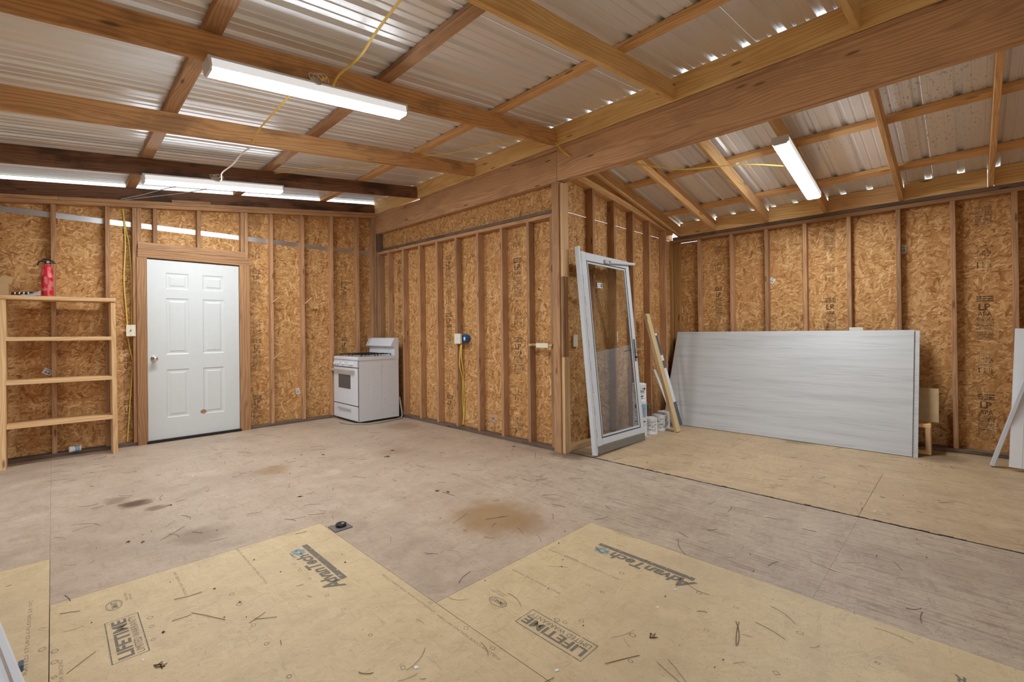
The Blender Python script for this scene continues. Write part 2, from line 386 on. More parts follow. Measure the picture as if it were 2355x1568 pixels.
t_ = NT('clear_glass'); _tr = t_.n('ShaderNodeBsdfTransparent', ins={0: (.86, .88, .88, 1)}); _gl = t_.n('ShaderNodeBsdfGlossy', ins={0: (1, 1, 1, 1), 1: .02})
_fc = t_.n('ShaderNodeLayerWeight', ins={0: .5}).outputs[1]; _mx = t_.n('ShaderNodeMixShader', ins={0: t_.math('MULTIPLY_ADD', t_.math('POWER', _fc, 4.0), .8, .07), 1: _tr.outputs[0], 2: _gl.outputs[0]})
t_.t.links.new(_mx.outputs[0], t_.t.nodes['Material Output'].inputs[0]); GLASS = t_.m
t_ = NT('clear_bag'); BAG = t_.out(Base_Color=(.85, .86, .88, 1), Roughness=.2, Alpha=.42)
DEBRIS = plain('dead_needles', srgb(112, 80, 54), .8, var=.4)
# ================================================================== the building
X_MID, Y_LEFT, Y_POST, X_RIGHT = 3.544, 6.477, 2.86, 6.087      # stud faces of the four walls
X_WEST, Y_BACK = -1.30, -2.0
def rt_left(x): return 3.20+.125*(x-3.544)                       # top of the left rafters
def rt_right(x): return 2.622+.195*(6.087-x)                     # top of the right rafters
def lumber(name, p0, p1, w, t, hint, mat, parent, c=.003): return mk(name, bar(p0, p1, w, t, hint, c), mat, parent)
def boxp(name, lo, hi, mat, parent, c=.003, axis=None): return mk(name, box(lo, hi, c, 0, axis), mat, parent)
# ---- ground outside and the floor
gr = mk('ground', slab([(-30, -30), (30, -30), (30, 30), (-30, 30)], (0, 0, -.50), EX, EY, EZ, .05), GROUND); gr['kind'] = 'structure'
floor = struct('floor', (2.4, 2.2, 0))
boxp('joist_deck', (X_WEST-.1, Y_BACK-.1, -.14), (X_RIGHT+.1, Y_LEFT+.1, -.0185), DARK, floor, 0)
def sheet(x0, x1, y0, y1, mat, along='y', z=0.0, g=.0012):
    x0 += g; x1 -= g; y0 += g; y1 -= g
    if along == 'y': G = slab([(y0, -x0), (y1, -x0), (y1, -x1), (y0, -x1)], (0, 0, z-.018), EY, -EX, EZ, .018)
    else: G = slab([(x0, y0), (x1, y0), (x1, y1), (x0, y1)], (0, 0, z-.018), EX, EY, EZ, .018)
    return mk('floor_panel', G, mat, floor)
XW = X_WEST
for a in ((-.015, 1.195, .48, 2.922, FL_NEW), (1.195, 2.376, -.75, 1.69, FL_NEW), (XW, -.015, 1.09, 3.53, FL_NEW),
          (-.015, 1.195, Y_BACK, .48, FL_NEW), (1.195, 2.376, Y_BACK, -.75, FL_NEW), (XW, -.015, Y_BACK, 1.09, FL_NEW),
          (2.376, 3.600, Y_BACK, .505, FL_PLY), (2.376, 3.600, .505, 2.945, FL_PLY), (1.195, 2.376, 1.69, 4.13, FL_OLD),
          (2.376, 3.633, 2.945, 5.385, FL_OLD), (1.195, 2.376, 4.13, 6.566, FL_OLD), (2.376, 3.633, 5.385, 6.566, FL_OLD),
          (-.015, 1.195, 2.922, 5.36, FL_OLD), (-.015, 1.195, 5.36, 6.566, FL_OLD), (XW, -.015, 3.53, 5.97, FL_OLD), (XW, -.015, 5.97, 6.566, FL_OLD),
          (3.614, 4.83, Y_BACK, .512, FL_RIGHT), (3.614, 4.83, .512, 2.95, FL_RIGHT),
          (4.83, 6.176, Y_BACK, -.70, FL_RIGHT), (4.83, 6.176, -.70, 1.72, FL_RIGHT), (4.83, 6.176, 1.72, 2.95, FL_RIGHT)):
    sheet(*a, g=.0012 if a[4] is FL_NEW or a[0] > 3.6 else .0004)
# ---- walls
def osb_sheet(poly, plane, c, parent, t=.011):
    if plane == 'y': G = slab(poly, (0, c, 0), EX, EZ, EY, t)
    elif plane == 'x': G = slab([(-p[0], p[1]) for p in poly], (c, 0, 0), -EY, EZ, EX, t)
    return mk('osb_sheet', G, OSB, parent)
def rect(a, b, z0, z1): return [(a, z0), (b, z0), (b, z1), (a, z1)]
# left wall (with the white door)
wl = struct('wall_left', (1.2, Y_LEFT+.05, 0))
def pl_bot(x): return 2.490+.127*(x+.342)
xs = [X_WEST, .015, .735]
osb_sheet(rect(X_WEST, -.59, 0, 2.44), 'y', 6.566, wl); osb_sheet(rect(-.59, .625, 0, 2.44), 'y', 6.566, wl); osb_sheet(rect(.625, .735, 0, 2.44), 'y', 6.566, wl)
osb_sheet(rect(.735, 1.668, 2.07, 2.44), 'y', 6.566, wl)
osb_sheet(rect(1.668, 2.045, 0, 2.44), 'y', 6.566, wl); osb_sheet(rect(2.045, 3.245, 0, 2.44), 'y', 6.566, wl); osb_sheet(rect(3.245, 3.644, 0, 2.44), 'y', 6.566, wl)
for a, b in ((X_WEST, .02), (.02, 1.24), (1.24, 2.445), (2.445, 3.644)):
    osb_sheet([(a, 2.44), (b, 2.44), (b, pl_bot(b)+.085), (a, pl_bot(a)+.085)], 'y', 6.566, wl)
mk('flashing_strip', slab(rect(X_WEST, 3.63, 2.408, 2.464), (0, 6.563, 0), EX, EZ, EY, .002), GALV, wl)
def stud_l(x, z0=.038, z1=None, mat=W_STUD, w=.038):
    zz = (pl_bot(x)-.002) if z1 is None else z1
    lumber('stud', (x+w/2, 6.5215, z0), (x+w/2, 6.5215, zz), .089, w, EY, mat, wl)
for x in (-1.215, -.81, -.41, -.007, .401, 2.024, 2.424, 2.829, 3.226, 3.472, 3.512): stud_l(x)
stud_l(.625); stud_l(.665, 2.245)
for x in (.806, 1.221, 1.682): stud_l(x, 2.245)
stud_l(1.724, 2.07)
lumber('sole_plate', (X_WEST, 6.5215, .019), (.66, 6.5215, .019), .089, .038, EY, W_GREY, wl); lumber('sole_plate', (1.77, 6.5215, .019), (3.544, 6.5215, .019), .089, .038, EY, W_GREY, wl)
lumber('top_plate', (X_WEST, 6.5215, pl_bot(X_WEST)+.019), (3.54, 6.5215, pl_bot(3.54)+.019), .089, .038, EY, W_STUD, wl)
lumber('top_plate', (X_WEST, 6.5215, pl_bot(X_WEST)+.058), (.05, 6.5215, pl_bot(.05)+.058), .089, .036, EY, W_STUD, wl)
lumber('top_plate', (.052, 6.5215, pl_bot(.05)+.058), (3.54, 6.5215, pl_bot(3.54)+.058), .089, .036, EY, W_STUD, wl)
lumber('wood_block', (.98, 6.50, pl_bot(.98)+.092), (1.36, 6.50, pl_bot(1.36)+.092), .040, .030, EY, W_STUD, wl)
lumber('header', (.665, 6.466, 2.117), (1.774, 6.466, 2.117), .094, .022, EZ, W_CASE, wl)
lumber('header', (.668, 6.470, 2.190), (1.728, 6.470, 2.190), .050, .030, EZ, W_STUD, wl); lumber('header', (.668, 6.52, 2.230), (1.728, 6.52, 2.230), .089, .028, EY, W_STUD, wl)
for k, (x, z, a) in enumerate(((2.055, 1.655, .5), (2.475, 1.66, .5), (2.062, .915, .5))):
    lumber('wood_peg', (x-.012, 6.474, z-.035), (x+.055, 6.40, z+.045), .012, .012, EZ, W_LIGHT, wl, .002)
# the door
d1 = struct('door_1', (1.2, 6.477, 0))
DX0, DX1, DZ0, DZ1 = .750, 1.654, .030, 2.060
g = Geo()
cols = [(.165, .385), (.520, .740)]; rows = [(.235, .785), (.955, 1.600), (1.705, 1.890)]
us = sorted({0, DX1-DX0, *[c for p in cols for c in p]}); zs = sorted({0, DZ1-DZ0, *[c for p in rows for c in p]})
for i in range(len(us)-1):
    for j in range(len(zs)-1):
        a, b, c_, d_ = us[i], us[i+1], zs[j], zs[j+1]
        o = V(DX0, 6.480, DZ0)
        if (a, b) in cols and (c_, d_) in rows:
            R = [(0, 0), (.012, .007), (.030, .007), (.046, .0015), (.050, .0015)]
            for k in range(len(R)-1):
                (i0, h0), (i1, h1) = R[k], R[k+1]
                A = [(a+i0, c_+i0), (b-i0, c_+i0), (b-i0, d_-i0), (a+i0, d_-i0)]; B = [(a+i1, c_+i1), (b-i1, c_+i1), (b-i1, d_-i1), (a+i1, d_-i1)]
                for q in range(4):
                    r = (q+1) % 4
                    pts = [(A[q], h0), (A[r], h0), (B[r], h1), (B[q], h1)]
                    g.face([o+EX*p[0]+EZ*p[1]+EY*h for p, h in pts], [p for p, h in pts])
            i1, h1 = R[-1]; B = [(a+i1, c_+i1), (b-i1, c_+i1), (b-i1, d_-i1), (a+i1, d_-i1)]
            g.face([o+EX*p[0]+EZ*p[1]+EY*h1 for p in B], B)
        else:
            A = [(a, c_), (b, c_), (b, d_), (a, d_)]
            g.face([o+EX*p[0]+EZ*p[1] for p in A], A)
g.add(box((DX0, 6.4805, DZ0), (DX1, 6.522, DZ1)))
# the slab behind must not poke through the recesses: keep only its rim and back
leaf = Geo(); leaf.add(g)
leaf.f = [f for f in leaf.f]; 
keep = [k for k, f in enumerate(leaf.f) if not all(abs(leaf.v[i].y-6.4805) < 1e-5 for i in f)]
leaf.f = [leaf.f[k] for k in keep]; leaf.u = [leaf.u[k] for k in keep]; leaf.m = [leaf.m[k] for k in keep]
lf = mk('door_leaf', leaf, DOORW, d1)
mk('door_knob', lathe([(.033, 0), (.033, .006), (.014, .010), (.012, .034), (.022, .040), (.029, .052), (.030, .062), (.024, .074), (.010, .079)], (.806, 6.480, .945), -EY, 20), CHROME, lf, True)
for z in (1.80, 1.03, .30): boxp('hinge', (DX1-.004, 6.474, z-.05), (DX1+.010, 6.482, z+.05), CHROME, lf, .002)
boxp('latch_plate', (DX0-.003, 6.479, .90), (DX0+.001, 6.51, .99), CHROME, lf, 0)
mk('paint_chip', slab([(0, 0), (.03, -.008), (.055, .01), (.05, .035), (.02, .045), (-.008, .025)], (1.245, 6.4786, .275), EX, EZ, EY, .001), W_CASE, lf)
boxp('threshold', (.735, 6.45, 0), (1.668, 6.57, .028), DARK, d1)
boxp('light_block', (.735, 6.525, .028), (1.668, 6.566, 2.07), DARK, d1, 0)  # dark sheet added behind the leaf to block daylight leaking round it
boxp('door_casing', (.655, 6.455, 0), (.7465, 6.477, 2.070), W_CASE, d1, .003, 2); boxp('door_casing', (1.6575, 6.455, 0), (1.774, 6.477, 2.070), W_CASE, d1, .003, 2)
boxp('jamb', (.7475, 6.474, .028), (.7495, 6.525, 2.07), ALU, d1, 0); boxp('jamb', (1.6545, 6.476, .028), (1.6572, 6.525, 2.07), DARK, d1, 0)
# middle wall
wm = struct('wall_center', (X_MID+.05, 4.7, 0))
def pm(y): return 2.350+.0175*(y-2.95)
for a, b in ((6.577, 5.73), (5.73, 4.514), (4.514, 3.29), (3.29, 2.961)):
    osb_sheet([(b, 0), (a, 0), (a, 3.02), (b, 3.02)], 'x', 3.633, wm)
def stud_m(y, z1=None, mat=W_STUD):
    lumber('stud', (3.5885, y-.019, .038), (3.5885, y-.019, pm(y)-.001 if z1 is None else z1), .089, .038, EX, mat, wm)
for y in (6.465, 6.416, 6.157, 5.749, 5.332, 4.933, 4.533, 4.122, 3.714, 3.308, 2.985): stud_m(y)
lumber('sole_plate', (3.5885, 6.47, .019), (3.5885, 2.95, .019), .089, .038, EX, W_GREY, wm)
lumber('top_plate', (3.5885, 6.47, pm(6.47)+.019), (3.5885, 2.95, pm(2.95)+.019), .089, .038, EX, W_STUD, wm); lumber('top_plate', (3.5885, 6.47, pm(6.47)+.058), (3.5885, 2.95, pm(2.95)+.058), .089, .036, EX, W_GREY, wm)
lumber('stud', (3.585, 6.44, pm(6.4)+.08), (3.585, 6.44, 2.74), .08, .038, EX, W_GREY, wm)
lumber('post', (3.575, 2.8975, 0), (3.575, 2.8975, 2.68), .09, .09, EX, W_STUD, wm, .004)
lumber('post_strip', (3.590, 2.831, 1.738), (3.590, 2.831, 2.66), .089, .037, EX, W_LIGHT, wm); lumber('post_strip', (3.590, 2.831, 0), (3.590, 2.831, .945), .089, .037, EX, W_LIGHT, wm)
lumber('post_strip', (3.557, 2.836, .946), (3.557, 2.836, 1.737), .030, .026, EX, W_STUD, wm); lumber('post_strip', (3.606, 2.836, .946), (3.606, 2.836, 1.737), .052, .026, EX, W_STUD, wm)
# return wall (behind the storm door)
wr = struct('wall_return', (4.85, Y_POST+.05, 0))
def pp(x): return 2.530+.124*(5.82-x)
for a, b in ((3.644, 4.97), (4.97, 6.187)):
    osb_sheet(rect(a, b, 0, 2.440), 'y', 2.95, wr); osb_sheet([(a, 2.446), (b, 2.446), (b, pp(b)+.075), (a, pp(a)+.075)], 'y', 2.95, wr)
for x in (4.16, 4.576, 4.99, 5.389, 5.823): lumber('stud', (x-.019, 2.905, .038), (x-.019, 2.905, pp(x)), .089, .038, EY, W_STUD, wr)
lumber('stud', (3.66, 2.905, .038), (3.66, 2.905, pp(3.66)), .089, .030, EY, W_LIGHT, wr)
lumber('sole_plate', (3.63, 2.905, .019), (6.087, 2.905, .019), .089, .038, EY, W_LIGHT, wr)
lumber('top_plate', (3.64, 2.905, pp(3.64)+.019), (6.02, 2.905, pp(6.02)+.019), .089, .038, EY, W_RIGHT, wr); lumber('top_plate', (3.64, 2.905, pp(3.64)+.057), (6.0, 2.905, pp(6.0)+.057), .089, .036, EY, W_RIGHT, wr)
mk('gable_board', slab([(3.64, pp(3.64)+.076), (6.15, pp(6.15)+.06), (6.15, rt_right(6.15)-.004), (3.64, rt_right(3.64)-.004)], (0, 2.934, 0), EX, EZ, EY, .016), W_RIGHT, wr)
# right wall
wq = struct('wall_right', (X_RIGHT+.05, .5, 0))
for a, b in ((2.961, 2.541), (2.541, 1.325), (1.325, .101), (.101, -1.12), (-1.12, Y_BACK-.01)): osb_sheet([(b, 0), (a, 0), (a, 2.425 if a < 2.9 else 2.402), (b, 2.425 if a < 2.9 else 2.402)], 'x', 6.176, wq)
for y in (2.56, 2.148, 1.744, 1.343, .931, .52, .118, -.283, -.69, -1.10, -1.50, -1.92): lumber('stud', (6.1315, y-.019, .038), (6.1315, y-.019, 2.404), .089, .038, EX, W_STUD, wq)
lumber('stud', (6.1315, 2.93, .038), (6.1315, 2.93, 2.404), .089, .038, EX, W_TRT, wq); lumber('stud', (6.150, 2.865, .038), (6.150, 2.865, 2.404), .052, .088, EX, W_TRT, wq)
lumber('sole_plate', (6.1315, 2.95, .019), (6.1315, Y_BACK, .019), .089, .038, EX, W_GREY, wq)
lumber('top_plate', (6.1315, 2.95, 2.424), (6.1315, Y_BACK, 2.424), .089, .038, EX, W_STUD, wq); lumber('top_plate', (6.1315, 2.90, 2.4635), (6.1315, Y_BACK, 2.4635), .089, .037, EX, W_GREY, wq)
# walls behind the camera, with unseen open doorways added to let daylight in
ww = struct('wall_west', (X_WEST-.05, 2.2, 0))
for poly in ([(5.6, 0), (6.577, 0), (6.577, 2.60), (5.6, 2.60)], [(4.2, 2.1), (5.6, 2.1), (5.6, 2.60), (4.2, 2.60)], [(Y_BACK, 0), (4.2, 0), (4.2, 2.60), (Y_BACK, 2.60)]): osb_sheet(poly, 'x', X_WEST-.09, ww)
for y in (5.64, 4.2, 3.0, 1.8, .6, -.6, -1.8): lumber('stud', (X_WEST-.045, y-.019, 0), (X_WEST-.045, y-.019, 2.42), .089, .038, EX, W_STUD, ww)
wb = struct('wall_back', (2.4, Y_BACK-.05, 0))
for poly in (rect(X_WEST-.09, .4, 0, 2.60), [(.4, 2.1), (2.4, 2.1), (2.4, 2.60), (.4, 2.60)], [(X_WEST, 2.6), (3.2, 2.6), (3.2, 3.12), (X_WEST, 2.62)], rect(2.4, 6.187, 0, 2.60), [(3.2, 2.6), (6.187, 2.6), (3.6, 3.10), (3.2, 3.12)]): osb_sheet(poly, 'y', Y_BACK-.09, wb)
for x in (-1.2, .38, 2.42, 4.4, 5.6): lumber('stud', (x, Y_BACK-.045, 0), (x, Y_BACK-.045, 2.55), .089, .038, EY, W_STUD, wb)
# ---- roof
roof = struct('ceiling', (2.4, 2.2, 3.1))
lumber('beam', (3.563, 6.50, 2.885), (3.563, 2.880, 2.838), .300, .038, EZ, W_BEAM, roof, .004); lumber('beam', (3.602, 6.50, 2.885), (3.602, 2.880, 2.838), .296, .038, EZ, W_BEAM, roof, .004)
lumber('beam', (3.560, 2.874, 2.842), (3.560, Y_BACK, 2.842), .308, .038, EZ, W_BEAM, roof, .004); lumber('beam', (3.6, 2.874, 2.834), (3.6, Y_BACK, 2.834), .310, .040, EZ, W_BEAM, roof, .004)
lumber('beam_plate', (3.588, 6.50, 3.0385), (3.588, 5.3, 3.0185), .07, .012, EX, W_BEAM, roof, .001); lumber('beam_plate', (3.590, 5.29, 3.018), (3.590, Y_BACK, 3.018), .075, .040, EX, W_BEAM, roof)
lumber('ridge_board', (3.563, 6.53, 3.140), (3.563, Y_BACK-.1, 3.140), .197, .038, EZ, W_NEW, roof)
RL = ((5.335, W_RAFT_DARK), (4.118, W_RAFT), (2.879, W_RAFT), (1.652, W_NEW), (.454, W_NEW), (-.77, W_NEW), (-1.96, W_RAFT))
def raft_l(y, mat, name='rafter', w=.150, x1=3.543):
    z = lambda x: rt_left(x)-w/2
    return lumber(name, (X_WEST-.25, y+.019, z(X_WEST-.25)), (x1, y+.019, z(x1)), w*.992, .038, EZ, mat, roof)
for y, m in RL: raft_l(y, m)
raft_l(6.515, W_RAFT_DARK, 'gable_rafter')
for x, m in ((-1.38, W_PURL), (-.47, W_PURL), (.575, W_PURL), (1.612, W_PURL), (2.702, W_RIGHT)):
    zc = rt_left(x+.0445)+.019
    lumber('purlin', (x+.0445, Y_BACK-.1, zc), (x+.0445, 6.535, zc), .089, .0375, (1, 0, .125), m, roof)
def raft_r(y, mat, name='rafter', w=.138):
    z = lambda x: rt_right(x)-w/2
    return lumber(name, (3.622, y, z(3.622)), (6.125, y, z(6.125)), w*.98, .038, EZ, mat, roof)
RR = [2.334, 1.711, 1.114, .472, -.156, -.766, -1.38]
raft_r(2.812, W_RIGHT, 'gable_rafter')
for y in RR: raft_r(y, W_RIGHT)
for x in (3.90, 4.76, 5.645):
    zc = rt_right(x+.0445)+.019
    lumber('purlin', (x+.0445, Y_BACK-.1, zc), (x+.0445, 2.965, zc), .089, .0375, (1, 0, -.195), W_RIGHT, roof)
edges = [2.793]+[y for y in RR]+[Y_BACK]
for i in range(len(edges)-1):
    a = edges[i]-(.0 if i == 0 else .021); b = edges[i+1]+(.021 if i < len(RR) else 0)
    lumber('eave_block', (6.106, a, 2.5700), (6.106, b, 2.5700), .174, .036, EZ, W_NEW if i != 3 else W_RIGHT, roof)
# ribbed steel sheets: 9 inch pitch, two small stiffening ribs between the big ones
def rib_profile(y0, y1, phase, pitch=.2286):
    pts = [(y0, 0)]
    k = math.floor((y0-phase)/pitch)-1
    while phase+k*pitch < y1+pitch:
        c = phase+k*pitch
        for dy, h in ((-.027, 0), (-.0125, .020), (.0125, .020), (.027, 0), (.0675, 0), (.0705, .0045), (.0825, .0045), (.0855, 0), (.143, 0), (.146, .0045), (.158, .0045), (.161, 0)):
            y = c+dy
            if y0 < y < y1: pts.append((y, h))
        k += 1
    return pts+[(y1, 0)]
def roof_sheet(y0, y1, phase, xa, xb, zf):
    pr = rib_profile(y0, y1, phase); g = Geo(); n = 5
    xs = [xa+(xb-xa)*i/n for i in range(n+1)]
    for x in xs:
        for y, h in pr: g.v.append(V(x, y, zf(x)+h))
    m = len(pr)
    for i in range(n):
        for j in range(m-1):
            g.f.append([i*m+j, i*m+j+1, (i+1)*m+j+1, (i+1)*m+j]); g.m.append(0)
            g.u.append([(xs[i], pr[j][0]), (xs[i], pr[j+1][0]), (xs[i+1], pr[j+1][0]), (xs[i+1], pr[j][0])])
    return mk('roof_sheet', g, METAL, roof)
zl = lambda x: rt_left(x)+.0395
zr = lambda x: rt_right(x)+.0395
PHL, PHR = .656, .038
y = 6.535
while y > Y_BACK-.1:
    y0 = max(y-.9144, Y_BACK-.15); roof_sheet(y0, y+.001, PHL, X_WEST-.30, 3.598, zl); y -= .9144
y = 2.975
while y > Y_BACK-.1:
    y0 = max(y-.9144, Y_BACK-.15); roof_sheet(y0, y+.001, PHR, 3.584, 6.132, zr); y -= .9144
# ================================================================== things
def ray(px, py):
    u = (px-1177.5)/F_PX; v = (CY-py)/F_PX
    return _F+_R2*u+_U2*v
def fl(px, py, z=0.0):                       # where a pixel's ray meets the level z
    d = ray(px, py); return V(0, 0, CAM_H)+d*((z-CAM_H)/d.z)
def ony(px, py, y): d = ray(px, py); return V(0, 0, CAM_H)+d*(y/d.y)
def onx(px, py, x): d = ray(px, py); return V(0, 0, CAM_H)+d*(x/d.x)
# ---- strip lights
def strip_light(x0, x1, y, zf, slope, label, wires=False):
    d = V(1, 0, slope).normalized(); n = V(slope, 0, -1).normalized(); ex = -EY
    p0 = V(x0, y, zf(x0)); L = (V(x1, y, zf(x1))-p0).length
    t = thing('strip_light', (p0.x+.6, y, p0.z), label, 'light', 'four foot strip lights under the rafters')
    hw = .062
    mk('housing', prism([(-hw, 0), (hw, 0), (hw, .012), (-hw, .012)], p0+d*.012, ex, n, d, L-.024), HOUSE, t)
    mk('side_lens', prism([(-hw, .012), (hw, .012), (hw, .057), (-hw, .057)], p0+d*.012, ex, n, d, L-.024), LENS, t)
    mk('diffuser', prism([(-hw+.001, .057), (hw-.001, .057), (hw-.014, .071), (-hw+.014, .071)], p0+d*.012, ex, n, d, L-.024), LAMP, t)
    for q in (0, L-.014):
        c = .014
        mk('end_cap', prism([(-hw-.002, -.0), (hw+.002, 0), (hw+.002, .055), (hw-.014, .073), (-hw+.014, .073), (-hw-.002, .055)], p0+d*q, ex, n, d, c), HOUSE, t)
    if wires:
        b = p0+d*(L*.47)-EY*.052
        mk('junction_cover', lathe([(.030, 0), (.034, .004), (.030, .007), (.012, .008)], b-n*.006, V(0, -1, .5), 16), TIN, t, True)
        for k in range(3):
            a = k*1.1
            mk('wire', tube([b-n*.004+d*(-.03+.02*k), b-n*(.035+.006*k)-EY*.02+d*(-.045+.03*k), b-n*(.03+.004*k)-EY*.03+d*(.0+.03*k), b-n*.008-EY*.012+d*(.035+.02*k)], .0022, 6), WHITEC, t, True)
        for k in range(2): mk('wire_nut', lathe([(.006, 0), (.008, .004), (.005, .016), (.002, .019)], b-n*(.012+.012*k)+d*(.03+.022*k)-EY*.02, V(.3, -.5, .7), 10), YELLOW, t, True)
    return t
zb = lambda x: rt_left(x)-.1515
strip_light(.585, 1.800, 2.885, zb, .125, 'white strip light glowing under the nearest brown rafter, with bare wires on its side', True)
strip_light(.585, 1.795, 5.352, zb, .125, 'white strip light under the dark rafter nearest the white door wall', True)
zb2 = lambda x: rt_right(x)-.139
strip_light(4.340, 5.530, 1.110, zb2, -.195, 'bright strip light under the right-hand roof above the white panels')
# ---- six-shelf stand-alone: shelf unit on the left wall
t = thing('shelf_unit', (.07, 6.33, 0), 'open pine plank shelf unit standing against the wall left of the white door', 'shelf')
mk('side_plank', bar((-.322, 6.33, 0), (-.316, 6.33, 1.548), .262, .038, EY), W_SHELF, t)
mk('side_plank', bar((.453, 6.325, 0), (.440, 6.33, 1.548), .262, .038, EY), W_SHELF, t)
for z in (.382, .784, 1.186): mk('shelf_board', bar((-.300, 6.33, z), (.428 if z > .5 else .431, 6.33, z-.006), .262, .038, EY), W_SHELF, t)
mk('top_board', bar((-.52, 6.325, 1.568), (.462, 6.325, 1.572), .275, .038, EY), W_SHELF, t)
# ---- fire extinguisher
ex0 = V(-.030, 6.30, 1.590)
t = thing('fire_extinguisher', ex0, 'worn red fire extinguisher with black handle on top of the shelf unit', 'extinguisher')
mk('cylinder', lathe([(.036, 0), (.040, .006), (.0425, .02), (.0425, .175), (.0435, .178), (.0435, .182), (.0425, .185), (.0425, .255), (.038, .280), (.026, .300), (.018, .306), (.018, .322)], ex0, EZ, 28), RED, t, True)
mk('valve', lathe([(.019, .318), (.021, .322), (.019, .345), (.012, .350)], ex0, EZ, 16), BLACK, t, True)
mk('carry_handle', bar(ex0+V(-.042, -.004, .338), ex0+V(.058, -.010, .326), .022, .008, EY, .002), BLACK, t)
mk('squeeze_lever', tube([ex0+V(-.036, 0, .352), ex0+V(-.012, -.002, .362), ex0+V(.018, -.004, .356), ex0+V(.046, -.008, .338)], .006, 8), BLACK, t, True)
mk('hose', tube([ex0+V(-.018, 0, .338), ex0+V(-.045, -.004, .340), ex0+V(-.060, -.006, .322), ex0+V(-.066, -.008, .296)], .006, 8), BLACK, t, True)
mk('gauge', lathe([(.012, 0), (.013, .005), (.010, .008)], ex0+V(.004, -.018, .334), -EY, 14), TIN, t, True)
# ---- box, tool set and bag on the shelf
t = thing('cardboard_box', (-.345, 6.29, 1.590), 'small opened brown cardboard box at the left end of the shelf top', 'box')
mk('box_body', box((-.43, 6.24, 1.5905), (-.282, 6.34, 1.70), .001), CARD, t)
mk('flap', bar((-.30, 6.25, 1.70), (-.288, 6.25, 1.765), .075, .003, EX, 0), CARD, t); mk('flap', bar((-.43, 6.30, 1.70), (-.46, 6.30, 1.755), .09, .003, EY, 0), CARD, t)
mk('flap', bar((-.36, 6.335, 1.70), (-.36, 6.35, 1.762), .13, .003, EX, 0), CARD, t)
t = thing('tool_pack', (-.20, 6.25, 1.590), 'black and chrome hand tool lying on the shelf top beside the plastic bag', 'tool')
mk('tool_handle', bar((-.265, 6.235, 1.606), (-.125, 6.245, 1.617), .026, .022, EY, .006), BLACK, t)
mk('tool_jaw', bar((-.125, 6.245, 1.617), (-.088, 6.248, 1.622), .016, .014, EY, .004), SLATE, t)
for k in range(4): mk('chrome_collar', lathe([(.0135, 0), (.0155, .004), (.0135, .008)], (-.245+.028*k, 6.236+.002*k, 1.6075+.0022*k), EX, 12), CHROME, t, True)
g = Geo(); nx, ny = 9, 5
random.seed(3)
for i in range(nx):
    for j in range(ny):
        a = i/(nx-1); b = j/(ny-1)
        zz = 1.592+.05*a*a*(1-abs(b-.5))+random.uniform(0, .012)
        if b < .15: zz = 1.592-.022*(1-a)+random.uniform(0, .006)
        g.v.append(V(-.20+.125*a, 6.178+.13*b+random.uniform(-.004, .004), zz))
for i in range(nx-1):
    for j in range(ny-1):
        g.f.append([i*ny+j, (i+1)*ny+j, (i+1)*ny+j+1, i*ny+j+1]); g.u.append([(i, j), (i+1, j), (i+1, j+1), (i, j+1)]); g.m.append(0)
tag(mk('plastic_bag', g, BAG, None, True), 'crumpled clear plastic bag hanging over the shelf edge beside the extinguisher', 'bag')
# ---- jar
t = thing('plastic_jar', (.165, 6.42, .04), 'small white jar lying on its side at the foot of the shelf unit', 'jar')
mk('jar_body', lathe([(.024, 0), (.027, .004), (.027, .058), (.024, .062)], (.200, 6.440, .066), V(-1, -.15, 0), 18), WHITEP, t, True)
mk('jar_lid', lathe([(.028, 0), (.029, .003), (.029, .022), (.026, .025)], (.139, 6.431, .066), V(-1, -.15, 0), 18), LABELW, t, True)
mk('jar_label', lathe([(.0275, .010), (.0275, .05)], (.200, 6.440, .066), V(-1, -.15, 0), 18), BLUEL, t, True)
# ---- stove
sx, sb, y0, y1 = 2.850, 3.460, 5.720, 6.440
t = thing('gas_stove', ((sx+sb)/2, (y0+y1)/2, 0), 'white four burner gas stove with a small oven window in the corner', 'stove')
mk('base', box((sx+.03, y0+.012, 0), (sb-.02, y1-.012, .035), .002), BLACK, t)
body = mk('body', box((sx+.006, y0, .030), (sb, y1, .842), .005, axis=2), ENAMEL, t)
mk('side_pressing', slab([(0, 0), (.30, 0), (.30, .60), (0, .60)], (sx+.19, y0-.0015, .12), EX, EZ, EY, .0015), ENAMEL, body)
mk('side_seam', box((sx+.335, y0-.0025, .10), (sx+.3365, y0-.001, .80)), HANDLE_M, body)
# cooktop with a rolled edge
ct = mk('cooktop', prism([(-.004, .846), (.0, .842), (sb-sx-.075, .842), (sb-sx-.075, .888), (.02, .888), (.006, .884), (-.004, .872)], (sx, y1+.004, 0), EX, EZ, -EY, y1-y0+.008), ENAMEL, t)
for k, (bx, by) in enumerate(((.17, .18), (.17, .54), (.41, .18), (.41, .54))):
    c = V(sx+bx, y0+by, .889)
    gg = lathe([(.085, 0), (.088, .002), (.05, .003)], c, EZ, 20); br = mk('burner', gg, HANDLE_M, ct, True)
    g = Geo(); h = .026
    for q in (-1, 1):
        g.add(bar(c+V(q*.10, -.13, h), c+V(q*.10, .13, h), .008, .008, EZ, .002)); g.add(bar(c+V(-.10, q*.13, h), c+V(.10, q*.13, h), .008, .008, EZ, .002))
        g.add(bar(c+V(-.10, q*.05, h+.002), c+V(-.02, q*.03, h+.002), .010, .008, EZ, .002)); g.add(bar(c+V(.10, q*.05, h+.002), c+V(.02, q*.03, h+.002), .010, .008, EZ, .002))
        for q2 in (-1, 1): g.add(bar(c+V(q*.10, q2*.13, 0), c+V(q*.10, q2*.13, h+.006), .010, .010, EX, .002))
    mk('grate', g, BLACK, ct)
